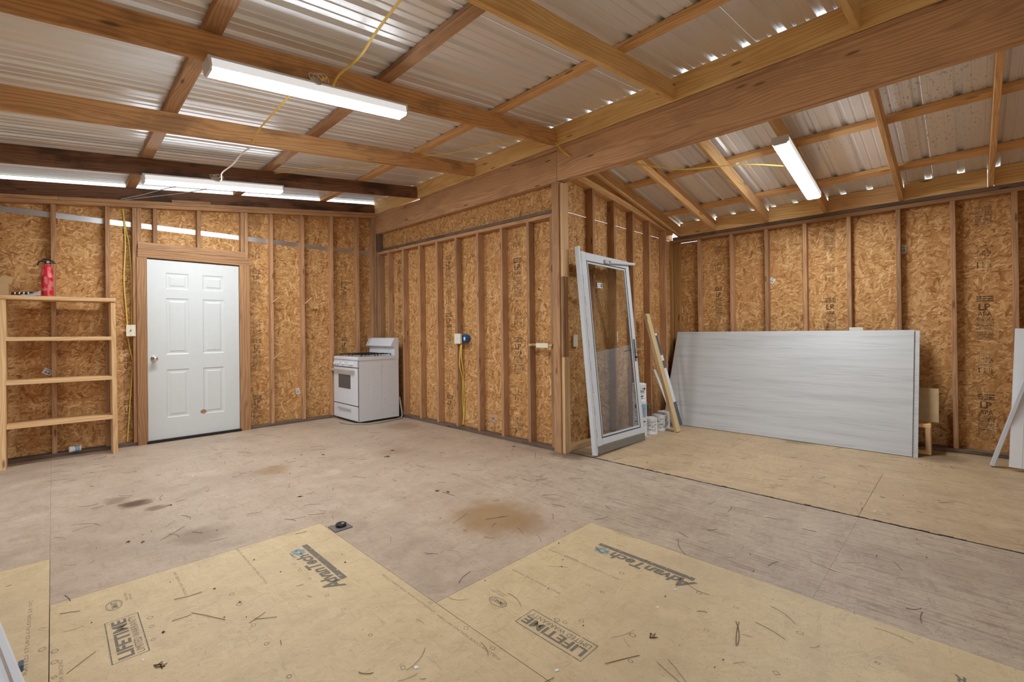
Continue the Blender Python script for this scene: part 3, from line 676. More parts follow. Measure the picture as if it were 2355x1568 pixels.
cp = mk('control_panel', box((sx-.006, y0+.006, .748), (sx+.01, y1-.006, .838), .003, axis=1), ENAMEL, t)
for f in (.075, .185, .42, .69, .785):
    yy = y1-.006-f*(y1-y0-.012)
    kn = mk('knob', lathe([(.023, 0), (.023, .006), (.018, .010), (.017, .024), (.014, .027)], (sx-.006, yy, .790), -EX, 18), ENAMEL, cp, True)
    mk('grip', box((sx-.040, yy-.004, .775), (sx-.030, yy+.004, .806), .001), ENAMEL, kn)
for z0_, z1_ in ((.7385, .7475), (.8385, .8425)): mk('seam', box((sx-.003, y0+.003, z0_), (sx+.008, y1-.003, z1_)), BLACK, t)
mk('seam', box((sx+.0, y0-.0015, .8395), (sb-.075, y0+.004, .8418)), BLACK, t); mk('seam', box((sx+.0045, y0-.001, .035), (sx+.0075, y0+.004, .838)), SLATE, t)
# oven door with a framed window
dr = mk('oven_door', box((sx-.012, y0+.004, .242), (sx+.004, y1-.004, .738), .004, axis=2), ENAMEL, t)
mk('window_frame', box((sx-.0145, 5.900, .445), (sx-.011, 6.285, .650), .001), WHITEP, dr); mk('window_glass', box((sx-.0165, 5.910, .453), (sx-.0140, 6.275, .642), .0005), OVENGLASS, dr)
hd = mk('door_handle', bar((sx-.050, y0+.07, .700), (sx-.050, y1+.03, .700), .030, .018, EZ, .006), HANDLE_M, dr)
for yy in (y0+.085, y1-.02): mk('handle_mount', box((sx-.045, yy-.012, .690), (sx-.010, yy+.012, .710), .002), HANDLE_M, hd)
mk('door_gap', box((sx-.002, y0+.006, .228), (sx+.012, y1-.006, .243)), BLACK, t)
dw = mk('drawer', box((sx-.010, y0+.004, .040), (sx+.004, y1-.004, .228), .004, axis=1), ENAMEL, t)
hh = mk('drawer_handle', bar((sx-.030, 5.905, .178), (sx-.030, 6.275, .178), .016, .010, EZ, .003), HANDLE_M, dw)
for yy in (5.93, 6.25): mk('handle_mount', box((sx-.028, yy-.010, .171), (sx-.009, yy+.010, .185), .001), HANDLE_M, hh)
bgp = [(sb, .842), (sb, 1.137), (sb-.052, 1.137), (sb-.070, 1.128), (sb-.122, 1.030), (sb-.122, 1.020), (sb-.112, 1.014), (sb-.066, 1.012), (sb-.066, .888), (sb-.075, .842)]
bk = mk('backguard', prism([(a, b) for a, b in bgp], (0, y1, 0), EX, EZ, -EY, y1-y0), ENAMEL, t)
mk('trim_line', prism([(a-.0015 if a < sb-.01 else a, b) for a, b in [(sb-.052, 1.1385), (sb-.071, 1.1295), (sb-.1235, 1.030), (sb-.119, 1.029), (sb-.068, 1.125), (sb-.050, 1.134)]], (0, y1-.040, 0), EX, EZ, -EY, .008), SLATE, bk)
mk('power_cord', tube([(3.475, 5.735, .30), (3.485, 5.700, .12), (3.475, 5.675, .03), (3.40, 5.640, .013), (3.25, 5.610, .012), (3.05, 5.600, .012), (2.90, 5.655, .012), (2.765, 5.83, .012), (2.735, 5.985, .014), (2.74, 6.03, .014)], .009, 8), GREYC, t, True)
# ---- storm door leaning on the return wall
so = V(3.640, 2.548, 0); th = math.asin(.205/2.0)
u = V(1, .012, 0).normalized(); v = V(0, math.sin(th), math.cos(th)); n = u.cross(v).normalized()       # n points to the room (-y)
r1 = math.radians(-1.0)
u2 = u*math.cos(r1)+v*math.sin(r1); v2 = -u*math.sin(r1)+v*math.cos(r1)
SD = Matrix.Identity(4)
for i in range(3): SD[i][0], SD[i][1], SD[i][2], SD[i][3] = u2[i], v2[i], n[i], so[i]
SD = Matrix.Translation((0, 0, .018)) @ SD
t = thing('storm_door', (4.1, 2.6, 0), 'white aluminium storm door with a full glass pane leaning against the studs', 'door')
def sd(name, g, mat, par=None, smooth=False): return mk(name, g.tf(SD), mat, par or t, smooth)
def sbx(a, b, c=.003, axis=None): return box(a, b, c, 0, axis)
sd('stile', sbx((.030, .012, 0), (.120, 1.985, .030), axis=1), ALU); sd('stile', sbx((.872, .075, 0), (.945, 1.985, .030), axis=1), ALU)
sd('top_rail', sbx((.120, 1.900, 0), (.872, 1.985, .030), axis=0), ALU); sd('bottom_rail', sbx((.120, .075, 0), (.872, .140, .030), axis=0), ALU)
zbar = sd('hinge_bar', sbx((-.010, -.006, -.012), (.026, 2.030, .034), axis=1), ALU)
sd('hinge_leaf', sbx((.0265, .0, .028), (.0295, 2.01, .0312), 0, 1), SEAL)
for k in range(9):
    for q in range(5): sd('rivet', lathe([(.004, 0), (.003, .002)], (.034+.012*random.random(), .16+.215*k+.018*q, .030), EZ, 6), SEAL, zbar)
gl = sd('glass_pane', sbx((.115, .132, .011), (.877, 1.908, .015), 0, 1), GLASS)
g = Geo()
for a, b in (((.120, .140), (.128, 1.900)), ((.864, .140), (.872, 1.900)), ((.120, 1.892), (.872, 1.900)), ((.120, .140), (.872, .148))): g.add(sbx((a[0], a[1], .016), (b[0], b[1], .0312), 0))
sd('glass_seal', g, SEAL)
g = Geo()
for a, b in (((.128, .148), (.146, 1.892)), ((.846, .148), (.864, 1.892)), ((.146, 1.874), (.846, 1.892)), ((.146, .148), (.846, .166))): g.add(sbx((a[0], a[1], .016), (b[0], b[1], .028), .002))
sd('glazing_bead', g, ALU)
sd('sweep', sbx((.040, -.004, .004), (.943, .074, .034), .004, 0), SWEEP)
cl = sd('closer_tube', tube([(.52, 1.925, .052), (1.035, 1.962, .052)], .017, 12, 0), ALU, None, True)
sd('closer_rod', tube([(1.03, 1.9617, .052), (1.085, 1.966, .052)], .005, 8, 0), CHROME, cl, True)
sd('closer_bracket', sbx((.44, 1.905, .030), (.56, 1.945, .050), .003), HANDLE_M, cl)
hp = sd('handle_plate', sbx((.887, .86, .030), (.917, 1.105, .036), .003, 1), SLATE)
sd('lever', tube([(.902, .99, .036), (.902, .99, .060), (.93, .992, .066), (.985, .985, .062)], .008, 10), CHROME, hp, True)
sd('key_cylinder', lathe([(.012, 0), (.012, .012), (.009, .014)], (.902, .905, .036), EZ, 14), BLACK, hp, True)
sd('inner_lever', tube([(.902, .985, .0), (.902, .985, -.030), (.87, .985, -.036), (.80, .975, -.034)], .008, 10), BLACK, hp, True)
st = sd('sticker', sbx((.300, 1.640, .0152), (.390, 1.690, .0160), 0), WHITEP)
sd('sticker_print', sbx((.355, 1.647, .0161), (.385, 1.683, .0164), 0), SLATE, st); sd('sticker_print', sbx((.306, 1.650, .0161), (.348, 1.658, .0164), 0), BLUEL, st); sd('sticker_print', sbx((.306, 1.666, .0161), (.348, 1.680, .0164), 0), BLUEL, st)
# ---- paint cans
AC = math.atan2(-.49, -.87)                       # towards the open room
def can(x, y, z, r, h, label, body=LABELW, band=None, bail=True, lidm=TIN, lug=False, name='paint_can'):
    t = thing(name, (x, y, z), label, 'paint can', 'paint cans beside the storm door')
    b = (x, y, z)
    mk('can_body', lathe([(r*.96, 0), (r, .003), (r, .008), (r*.985, .011), (r*.985, h-.014), (r, h-.010), (r, h-.004), (r*.95, h)], b, EZ, 24), body, t, True)
    mk('lid', lathe([(r*.93, h-.003), (r*.93, h+.002), (r*.86, h+.003), (r*.84, h-.002), (.001, h-.001)], b, EZ, 24), lidm, t, True)
    if band:
        for (a0, a1, h0, h1, m) in band:
            g = Geo(); k = 8
            for i in range(k):
                A = a0+(a1-a0)*i/k; B = a0+(a1-a0)*(i+1)/k; rr = r+.0008
                p = lambda a, hh: V(x+rr*math.cos(a), y+rr*math.sin(a), z+hh)
                g.face([p(A, h0), p(B, h0), p(B, h1), p(A, h1)], [(A*r, h0), (B*r, h0), (B*r, h1), (A*r, h1)])
            mk('label_print', g, m, t)
    if body is LABELW or body is WHITEP:            # rows of worn print facing the room
        g = Geo(); rr_ = random.Random(int(x*1000)+int(z*100)); hh = h*.20
        while hh < h*.80:
            a = AC-.85
            while a < AC+.75:
                L_ = rr_.uniform(.06, .28); th_ = rr_.choice((.0025, .004, .006)); A, B = a, a+L_; rq = r+.0012
                if rr_.random() < .6:
                    p = lambda a_, q_: V(x+rq*math.cos(a_), y+rq*math.sin(a_), z+q_)
                    g.face([p(A, hh), p(B, hh), p(B, hh+th_), p(A, hh+th_)], [(A*r, hh), (B*r, hh), (B*r, hh+th_), (A*r, hh+th_)])
                a += L_+rr_.uniform(.04, .12)
            hh += rr_.uniform(.008, .012)
        mk('label_text', g, INK_BLK if rr_.random() < .5 else SLATE, t)
    if bail:
        c = V(x, y, z+h*.72); d = V(.75, -.66, 0)
        mk('bail', tube([c-d*r*1.01, c-d*r*1.02+V(-.02, -.05, -.045), c+V(-.035, -.08, -.06) if bail != 'up' else c+V(0, 0, .07), c+d*r*1.02+V(-.02, -.05, -.045) if bail != 'up' else c+d*r*.7+V(0, 0, .05), c+d*r*1.01], .0018, 6), TIN, t, True)
        for q in (-1, 1): mk('bail_ear', lathe([(.010, 0), (.008, .005)], c+d*q*r*.985, d*q, 10), TIN, t, True)
    return t
CH = .190
can(4.765, 2.690, 0, .077, CH, 'white paint can at the bottom of the stack half hidden by the storm door', band=[(AC-.9, AC+.9, .158, .172, SLATE)], lidm=BLACK, bail=False)
can(4.765, 2.690, CH+.003, .077, CH, 'paint can with a pale blue label in the middle of the tall stack', band=[(AC-.1, AC+1.1, .02, .17, BLUEL), (AC-.75, AC-.40, .125, .165, BLACK)], bail=False)
can(4.762, 2.692, 2*CH+.006, .078, CH+.015, 'white plastic-lidded can on top of the tall paint can stack', lidm=WHITEP, body=WHITEP, band=[(AC-.5, AC+.5, .06, .075, SLATE), (AC+.75, AC+.95, .14, .165, BLACK)], bail=False)
can(5.030, 2.775, 0, .077, CH, 'paint can with a dark brown label set behind the two front cans', band=[(AC-1.2, AC+1.2, .11, .18, BROWNL)], bail=False)
can(4.915, 2.640, 0, .077, CH, 'plain white paint can with worn print standing in front beside the tall stack', band=[(AC-.8, AC+.8, .05, .06, TIN), (AC-.8, AC+.6, .10, .108, TIN), (AC-.8, AC+.8, .145, .152, TIN)], bail=False)
can(4.975, 2.715, CH+.004, .056, .135, 'small paint tin with a brown and blue label standing on the lower cans', body=BROWNL, band=[(AC-.8, AC-.1, .02, .11, BLUEL), (AC+.3, AC+.9, .09, .125, GREENL)], bail=False)
can(5.145, 2.655, 0, .077, CH, 'white paint can with a dark lid and a drooping wire bail', lidm=BLACK, bail=True)
can(5.300, 2.675, 0, .077, CH+.01, 'paint can with a green label and raised bail beside the leaning lumber', band=[(AC-.55, AC+.35, .02, .12, GREENL)], bail='up')
# ---- lumber and boards leaning beside the cans
o = mk('leaning_stud', bar((5.190, 2.440, .004), (5.185, 2.824, 1.400), .094, .040, EX), W_PALE)
tag(o, 'pale pine two-by-four leaning against the return wall in front of the paint cans', 'lumber')
t = thing('flooring_carton', (5.52, 2.60, 0), 'narrow white and slate grey board leaning behind the pale two-by-four', 'board')
p0, p1 = V(5.525, 2.560, .003), V(5.410, 2.835, 1.160)
dd = p1-p0
mk('board_core', bar(p0, p1, .095, .016, EX), WHITEP, t)
nn = dd.normalized().cross(EX).normalized(); nn = nn if nn.y < 0 else -nn
for a, b, m in ((.005, .255, SLATE), (.62, .70, SLATE), (.76, .975, SLATE)):
    mk('grey_patch', bar(p0+dd*a+nn*.0087, p0+dd*b+nn*.0087, .088 if m is SLATE and a < .1 else .080, .002, EX, 0), m, t)
o = mk('white_lath', bar((5.425, 2.560, .004), (5.405, 2.838, .700), .055, .010, EX), WHITEP); tag(o, 'short thin white trim strip leaning behind the two-by-four and paint cans', 'board')
# ---- the big white panels
ev = V(.36, 0, .933).normalized(); en = V(-.933, 0, .36).normalized()
p = V(5.600, .385, .003)
tag(mk('woodgrain_panel', slab([(0, 0), (2.44, 0), (2.44, 1.252), (0, 1.252)], p, EY, ev, en, .006), PANEL), 'front white woodgrain wall panel leaning on its long edge against the right wall', 'panel', 'white woodgrain wall panels')
tag(mk('woodgrain_panel', slab([(0, 0), (2.44, 0), (2.44, 1.252), (0, 1.252)], p-en*.016+V(0, -.040, 0), EY, ev, en, .006), PANEL), 'rear white woodgrain wall panel showing as a narrow edge past the front one', 'panel', 'white woodgrain wall panels')
# ---- little frame and osb offcut behind the panels
t = thing('wooden_stand', (5.84, .42, 0), 'small pine stick frame standing behind the right end of the white panels', 'frame')
for x in (5.800, 5.925):
    mk('rail', bar((x, .262, .022), (x, .62, .022), .038, .03, EZ), W_NEW, t); mk('rail', bar((x, .262, .272), (x, .62, .272), .036, .03, EZ), W_NEW, t)
    for yy in (.283, .60): mk('leg', bar((x, yy, .041), (x, yy, .254), .04, .03, EY), W_LIGHT, t)
for yy in (.283, .60): mk('cross_rail', bar((5.816, yy, .272), (5.909, yy, .272), .034, .03, EZ), W_NEW, t)
tag(mk('osb_offcut', slab([(.212, 0), (.56, 0), (.56, .325), (.212, .325)], (5.935, 0, .291), EY, V(.28, 0, 1).normalized(), V(-1, 0, .28).normalized(), .011), CHIPB), 'square osb offcut propped above the small stick frame beside the white panels', 'board')
# ---- white boards at the right edge
ev2 = V(.19, -.05, 1).normalized(); eu2 = V(.05, -1, -.045).normalized(); en2 = eu2.cross(ev2).normalized(); en2 = en2 if en2.x < 0 else -en2
t = thing('beaded_board', (5.65, -.5, 0), 'white grooved board leaning on the right wall at the edge of the picture', 'panel')
mk('board_face', slab([(0, 0), (.60, 0), (.60, 1.17), (0, 1.17)], (5.615, -.222, .030), eu2, ev2, en2, .012), WHITEP, t)
g = Geo()
for k in range(1, 8): g.add(slab([(.072*k, .0), (.072*k+.003, .0), (.072*k+.003, 1.17), (.072*k, 1.17)], V(5.615, -.222, .030)+en2*.012, eu2, ev2, en2, .0006))
mk('bead_groove', g, HANDLE_M, t)
o = mk('white_trim_stick', bar((5.672, -.128, .012), (5.745, -.640, 1.90), .055, .030, EX, .004), ALU); tag(o, 'slim white trim stick leaning across the grooved white board', 'board')
# ---- white frame strip lying on the floor at the lower left
g = Geo(); a, b = V(-.19, 3.06, 0), V(.02, 1.70, 0); dv = (b-a).normalized(); sx_ = EZ.cross(dv)
g = prism([(0, 0), (.052, 0), (.052, .010), (.040, .016), (.030, .016), (.024, .026), (.006, .026), (0, .020)], a-V(0, 0, -.001), -sx_ if sx_.x > 0 else sx_, EZ, dv, (b-a).length)
t = thing('vinyl_strip', (-.08, 2.3, 0), 'white moulded trim strip lying on the floor at the lower left corner', 'trim')
mk('strip', g, ALU, t); q = fl(49, 1538); mk('clip', box((q.x-.008, q.y-.02, 0), (q.x+.006, q.y+.02, .022), .003), SLATE, t)
# ---- electrical boxes
def eplate(name, c, nrm, w, h, d, label, kind='outlet', cat='outlet'):
    """cream surface box: c centre of the back, nrm towards the room"""
    nrm = Vector(nrm); e = nrm.cross(EZ).normalized()
    c = Vector(c); t = thing(name, c, label, cat)
    mk('back_box', bar(c-EZ*(h/2-.003), c+EZ*(h/2-.003), w-.006, d-.004, e, .002).tf(Matrix.Translation(nrm*(d-.004)/2)), CREAM, t)
    f = mk('cover_plate', bar(c-EZ*h/2, c+EZ*h/2, w, .006, e, .002).tf(Matrix.Translation(nrm*(d-.003))), CREAM, t)
    fc = c+nrm*d
    if kind == 'switch': mk('toggle', bar(fc, fc+nrm*.016+EZ*.010, .010, .014, e, .002), GREYC, f); 
    else:
        for du in ((-.022, .022) if w > .09 else (0,)):
            for dz in (-.021, .021):
                k = mk('receptacle', bar(fc+e*du+EZ*(dz-.014), fc+e*du+EZ*(dz+.014), .026, .003, e, .001), WHITEP, f)
    for dz in (-h*.38, h*.38) if kind == 'switch' else (0,): mk('screw', lathe([(.004, 0), (.003, .0015)], fc+EZ*dz, nrm, 8), GREYC, f)
    return t
eplate('light_switch', (.6045, 6.505, 1.262), -EY, .080, .124, .045, 'cream light switch box beside the white door casing', 'switch', 'light switch')
ob = eplate('power_outlet', (3.5435, 4.455, 1.125), -EX, .118, .124, .030, 'cream outlet with a blue plastic back box on the middle wall', 'outlet')
mk('blue_box', lathe([(.050, 0), (.052, .006), (.052, .068), (.048, .074)], (3.630, 4.388, 1.125), -EX, 8), BLUE, ob); mk('box_sticker', box((3.5545, 4.352, 1.106), (3.5558, 4.384, 1.144), 0), WHITEP, ob)
eplate('power_outlet', (3.885, 2.949, 1.098), -EY, .075, .124, .020, 'cream outlet on the osb between the post and the storm door', 'outlet')
eplate('power_outlet', (4.610, 2.949, 1.130), -EY, .070, .118, .060, 'cream outlet showing behind the storm door handle', 'outlet')
eplate('power_outlet', (6.0865, .855, 1.145), -EX, .120, .124, .022, 'cream outlet peeking over the top edge of the white panels', 'outlet')
t = thing('capped_outlet', (1.255, 2.77, 0), 'round black capped floor outlet on a square tin plate beside the new sheet corner', 'outlet')
mk('plate', box((1.199, 2.716, 0), (1.308, 2.822, .007), .002), PLATE, t); mk('cap', lathe([(.030, .007), (.032, .010), (.031, .022), (.026, .026), (.012, .024)], (1.258, 2.772, 0), EZ, 22), BLACK, t, True)
mk('cap_ring', lathe([(.008, .024), (.009, .028), (.006, .029)], (1.262, 2.756, 0), EZ, 10), GREYC, t, True)
# ---- wooden ledge strip on the middle wall
t = thing('wood_strip', (3.536, 3.11, 1.05), 'thin pale wood strip with a cream block fixed across two studs near the post', 'ledge')
mk('strip', bar((3.530, 3.268, 1.062), (3.530, 2.952, 1.062), .024, .022, EZ, .002), W_LIGHT, t); mk('block', box((3.505, 2.990, 1.035), (3.5185, 3.150, 1.082), .002), CREAM, t)
# ---- cables
def cable(pts, r, mat, label): tag(mk('cable', tube(pts, r, 7, 6), mat, None, True), label, 'cable'); 
cable([onx(1060, 792, 3.535), onx(1057, 828, 3.532), onx(1058, 845, 3.535), onx(1063, 866, 3.595), onx(1064, 880, 3.615), onx(1064, 920, 3.615), onx(1066, 950, 3.615), onx(1064, 976, 3.615)], .0065, YELLOW, 'yellow cable bowing out to the left below the blue outlet box')
cable([onx(1062, 792, 3.545), onx(1061, 818, 3.537), onx(1065, 850, 3.595), onx(1066, 870, 3.622), onx(1067, 900, 3.622), onx(1068, 945, 3.622), onx(1066, 976, 3.622)], .0065, YELLOW, 'yellow cable hanging straight below the blue outlet box on the middle wall')
cable([ony(283, 480, 6.548), ony(288, 560, 6.548), ony(285, 640, 6.548), ony(289, 700, 6.548), ony(293, 748, 6.53)], .006, YELLOW, 'left one of two yellow cables running down to the light switch')
cable([ony(281, 480, 6.556), ony(290, 530, 6.556), ony(297, 565, 6.556), ony(303, 650, 6.556), ony(303, 748, 6.53)], .006, YELLOW, 'right one of two yellow cables running down to the light switch')
cable([ony(294, 775, 6.53), ony(298, 800, 6.55), ony(305, 832, 6.55), ony(303, 870, 6.55), ony(298, 940, 6.55), ony(293, 1015, 6.545)], .006, YELLOW, 'yellow cable running from the light switch down to the floor')
zz = lambda x: rt_left(x)-.06
cable([V(1.255, 2.808, 2.76), V(1.285, 2.79, 2.83), V(1.33, 2.60, 2.885), V(1.30, 2.35, 2.90), V(1.27, 2.03, 2.91), V(1.24, 1.70, 2.92), V(1.22, 1.66, 2.94)], .0075, YELLOW, 'slack yellow cable rising from the near strip light towards the camera')
cable([V(1.13, 2.95, 2.79), V(1.126, 3.30, 2.79), V(1.13, 3.85, 2.775), V(1.16, 4.10, 2.78), V(1.165, 4.118, 2.76)], .006, YELLOW, 'thin yellow cable between the near strip light and the next rafter')
cable([V(1.165, 4.160, 2.742), V(1.16, 4.40, 2.76), V(1.17, 4.75, 2.755), V(1.15, 5.02, 2.745), V(1.19, 5.22, 2.735), V(1.17, 5.305, 2.735)], .006, WHITEC, 'white cable sagging down to the far strip light')
cable([V(2.77, 4.15, 3.085), V(2.90, 4.05, 3.105), V(3.10, 3.836, 3.14), V(3.272, 3.405, 3.16), V(3.34, 3.25, 3.165), V(3.42, 2.93, 3.18)], .006, YELLOW, 'yellow cable strung under the roof towards the post top')
cable([V(1.72, 5.33, 2.955), V(1.90, 5.162, 2.985), V(2.167, 4.947, 3.02), V(2.569, 4.631, 3.07), V(2.74, 4.17, 3.085)], .006, YELLOW, 'yellow cable strung under the roof above the far strip light')
cable([V(3.46, 3.06, 3.19), V(3.525, 2.97, 3.17), V(3.518, 2.87, 3.06), V(3.520, 2.78, 2.95), V(3.528, 2.70, 2.88)], .006, YELLOW, 'short yellow cable drooping over the beam at the post')
zq = lambda x: rt_right(x)-.150
cable([V(3.66, 2.80, zq(3.66)-.01), V(4.02, 2.535, zq(4.02)), V(4.13, 2.31, zq(4.13)-.004), V(4.35, 2.0, zq(4.35)-.035), V(4.52, 1.734, zq(4.52)-.004), V(4.64, 1.422, zq(4.64)-.012), V(4.80, 1.18, zq(4.80)-.02)], .006, YELLOW, 'yellow cable sagging under the right-hand rafters to the strip light')
cable([ony(278, 458, 6.45), ony(330, 447, 6.45), ony(380, 434, 6.40), ony(424, 426, 6.38)], .005, GREYC, 'upper one of two thin grey cables from the wall top to the far strip light')
cable([ony(285, 460, 6.46), ony(350, 452, 6.46), ony(420, 444, 6.42), ony(480, 434, 6.40)], .005, GREYC, 'lower one of two thin grey cables from the wall top to the far strip light')
# ---- barcode tags left on the lumber
def tagcard(c, e1, e2, w, h, label):
    c, e1, e2 = Vector(c), Vector(e1).normalized(), Vector(e2).normalized(); nn = e1.cross(e2)
    t = thing('barcode_tag', c, label, 'tag', 'barcode tags left on the walls')
    mk('card', slab([(-w/2, -h/2), (w/2, -h/2), (w/2, h/2), (-w/2, h/2)], c, e1, e2, nn, .0006), WHITEP, t)
    g = Geo()
    for k in range(7): g.add(quad2(c+nn*.0009, e1, e2, -w*.4+w*.115*k, -w*.4+w*.115*k+w*(.03+.03*(k % 3)), -h*.38, h*.02))
    g.add(quad2(c+nn*.0009, e1, e2, -w*.4, w*.3, h*.15, h*.22)); g.add(quad2(c+nn*.0009, e1, e2, -w*.4, w*.1, h*.3, h*.36))
    mk('barcode', g, INK_BLK, t)
tagcard((6.174, 1.686, 1.787), (0, -1, -.7), (0, -.7, 1), .055, .06, 'small white barcode tag tilted on the right wall above the white panels')
tagcard((6.174, .474, 2.003), (0, -1, -.1), (0, -.1, 1), .055, .085, 'white barcode tag high on the right wall beside a stud')
tagcard((-.034, 6.564, .851), (1, 0, -.6), (.6, 0, 1), .07, .055, 'white barcode tag tilted on the wall behind the second shelf from the bottom')
tagcard((2.385, 6.564, .42), (1, 0, .1), (-.1, 0, 1), .045, .075, 'small white barcode tag low on the wall right of the white door')
tagcard((5.02, 2.9485, 1.86), (1, 0, 0), (0, 0, 1), .030, .055, 'tiny pale barcode tag on the return wall beside the door closer')
# ================================================================== printed marks on the sheets
def ext(g): return [min(v[i] for v in g.v) for i in range(3)], [max(v[i] for v in g.v) for i in range(3)]
def text_fit(s, o, eu, ev, width, height, bold=0.0, shear=0.0):
    g = text_geo(s, 1.0, (0, 0, 0), EX, EY, 'LEFT', bold, 1.0, shear)
    lo, hi = ext(g); sx = width/(hi[0]-lo[0]); sy = height/(hi[1]-max(lo[1], 0) if lo[1] > -.1 else hi[1])
    o = Vector(o); g.v = [o+eu*((v.x-lo[0])*sx)+ev*(v.y*sy) for v in g.v]
    return g
FU, FV, FZ = EY, -EX, .0006            # floor lettering runs along +y with its top towards the camera side
def ring(c, r, n, w, rot=0, sq=1.0, eu=EX, ev=EY):
    g = Geo(); c = Vector(c)
    P = lambda k, q: c+eu*(q*math.cos(rot+2*math.pi*k/n))+ev*(q*sq*math.sin(rot+2*math.pi*k/n))
    for k in range(n): g.face([P(k, r-w), P(k, r), P(k+1, r), P(k+1, r-w)], [(0, 0), (w, 0), (w, r), (0, r)])
    return g
def brand(xb, ya, yb, yt):
    """bar at xb..xb+.032 and slanted lettering on its near side"""
    mk('printed_bar', quad2((xb, ya, FZ), FU, FV, 0, yb-ya, -.030, 0), INK_D, floor)
    g = text_fit('dvanTech', (xb-.012, yt+.062, FZ), FU, FV, .385, .066, .034, .22)
    g.add(text_fit('A', (xb-.008, yt-.012, FZ), FU, FV, .085, .084, .034, .30))
    mk('printed_name', g, INK_D, floor)
    c = V(xb-.040, yt+.500, FZ); g = Geo()
    for k in range(6): a = k*1.05+.3; g.add(ring(c+V(.020*math.sin(a), .030*math.cos(a), 0), .017, 8, .0169))
    mk('printed_splash', g, INK_B, floor)
brand(.990, 2.182, 2.690, 2.125)
brand(2.152, .945, 1.485, .930)
def warranty(x0, x1, y0, y1):
    g = Geo()
    for a in ((y0, y1, x0, x0+.004), (y0, y1, x1-.004, x1), (y0, y0+.003, x0, x1), (y1-.003, y1, x0, x1)):
        g.add(quad2((0, 0, FZ), EX, EY, a[2], a[3], a[0], a[1]))
    mk('printed_frame', g, INK_D, floor)
    mk('printed_name', text_fit('LIFETIME', (x0+.066, y0+.014, FZ), FU, FV, (y1-y0)-.028, .046, .03), INK_D, floor)
    mk('printed_line', text_fit('LIMITED WARRANTY', (x0+.098, y0+.016, FZ), FU, FV, (y1-y0)-.032, .024, .0), INK_D, floor)
warranty(.146, .257, 2.224, 2.567); warranty(1.345, 1.459, 1.010, 1.345)
for c in (fl(262, 1392), fl(1145, 1384)):
    c.z = FZ
    g = ring(c, .050, 24, .004, 0, .58, FU, FV).add(ring(c, .042, 24, .002, 0, .55, FU, FV)).add(text_fit('SMART', c-FU*.034-FV*.012, FU, FV, .068, .022, .02)); mk('printed_oval', g, INK_D, floor)
    mk('printed_line', text_fit('UNDERLAYMENT', c+FU*.005-EX*-.050, FU, FV, .09, .009).add(text_fit('EXPOSURE 1', c+FU*.005-EX*-.064, FU, FV, .07, .009)), INK_L, floor)
for k, (px, py) in enumerate(((852, 1460), (927, 1535), (790, 1401), (752, 1369), (690, 1311), (677, 1297), (712, 1330), (550, 1389), (533, 1366), (1215, 1413), (1072, 1444), (1281, 1425), (1299, 1431), (1337, 1428), (1353, 1345), (1385, 1361), (1430, 1318), (1465, 1308), (1512, 1326), (1608, 1363), (1840, 1455), (2018, 1524), (1693, 1397), (1455, 1460), (1625, 1448), (1785, 1547), (583, 1437), (613, 1480), (345, 1420), (349, 1440), (352, 1470), (126, 1497), (125, 1522), (125, 1557), (97, 1446), (97, 1493), (1450, 1520), (990, 1386), (1133, 1490), (665, 1555))):
    c = fl(px, py, FZ); n = (6, 4, 4, 8)[k % 4]
    mk('nail_mark', ring(c, .014 if k % 3 else .011, n, .003, .4*(k % 5), .8, FU, FV), INK_D if k % 2 else INK_L, floor)
for (px, py, qx, qy, s) in ((545, 1262, 620, 1340, 'TOUCH THIS SIDE UP FASTENED FLOOR'), (1265, 1262, 1425, 1332, 'APPLY CONSTRUCTION ADHESIVE TO JOISTS'), (1180, 1308, 1290, 1364, 'SPACE ENDS AND EDGES'), (405, 1312, 430, 1368, 'STORE FLAT KEEP DRY'), (880, 1322, 1005, 1404, 'STRENGTH AXIS THIS DIRECTION'), (1010, 1412, 1150, 1515, 'FOLLOW CODE NAILING PATTERN'), (75, 1380, 62, 1550, 'RATED STURD-I-FLOOR 24 OC'), (150, 1515, 140, 1600, 'SIZED FOR SPACING')):
    a, b = fl(px, py, FZ), fl(qx, qy, FZ); w = abs(a.y-b.y)
    mk('printed_line', text_fit(s, V((a.x+b.x)/2, min(a.y, b.y), FZ), FU, FV, w, .011), INK_L, floor)
mk('printed_line', text_fit('R', fl(2222, 1560, FZ), FU, FV, .03, .04, .03), INK_D, floor)
# grade stamps on the wall sheets
def stamp_block(o, eu, ev, h, w, parent, seed):
    rr = random.Random(seed); g = Geo(); z = h
    def ln(z0, z1, segs):
        for a, b in segs: g.add(quad2(o, eu, ev, a*w, b*w, z0, z1))
    if h > .30:
        for k in range(3): ln(h-.016-.02*k, h-.004-.02*k, [(0, .32), (.36, .60), (.64, 1)])
        g.add(text_fit('LP', Vector(o)+eu*(w*.12)+ev*(h-.135), eu, ev, w*.7, .060, .03)); g.add(text_fit('APA', Vector(o)+eu*(w*.06)+ev*(h-.195), eu, ev, w*.85, .045, .02))
        z = h-.205
    while z > .012:
        t = rr.choice((.004, .005, .007)); a = 0
        segs = []
        while a < .95:
            L = rr.uniform(.05, .22); segs.append((a, min(a+L, 1))); a += L+rr.uniform(.02, .07)
        ln(z-t, z, segs); z -= t+rr.uniform(.004, .009)
    mk('grade_stamp', g, INK_W, parent)
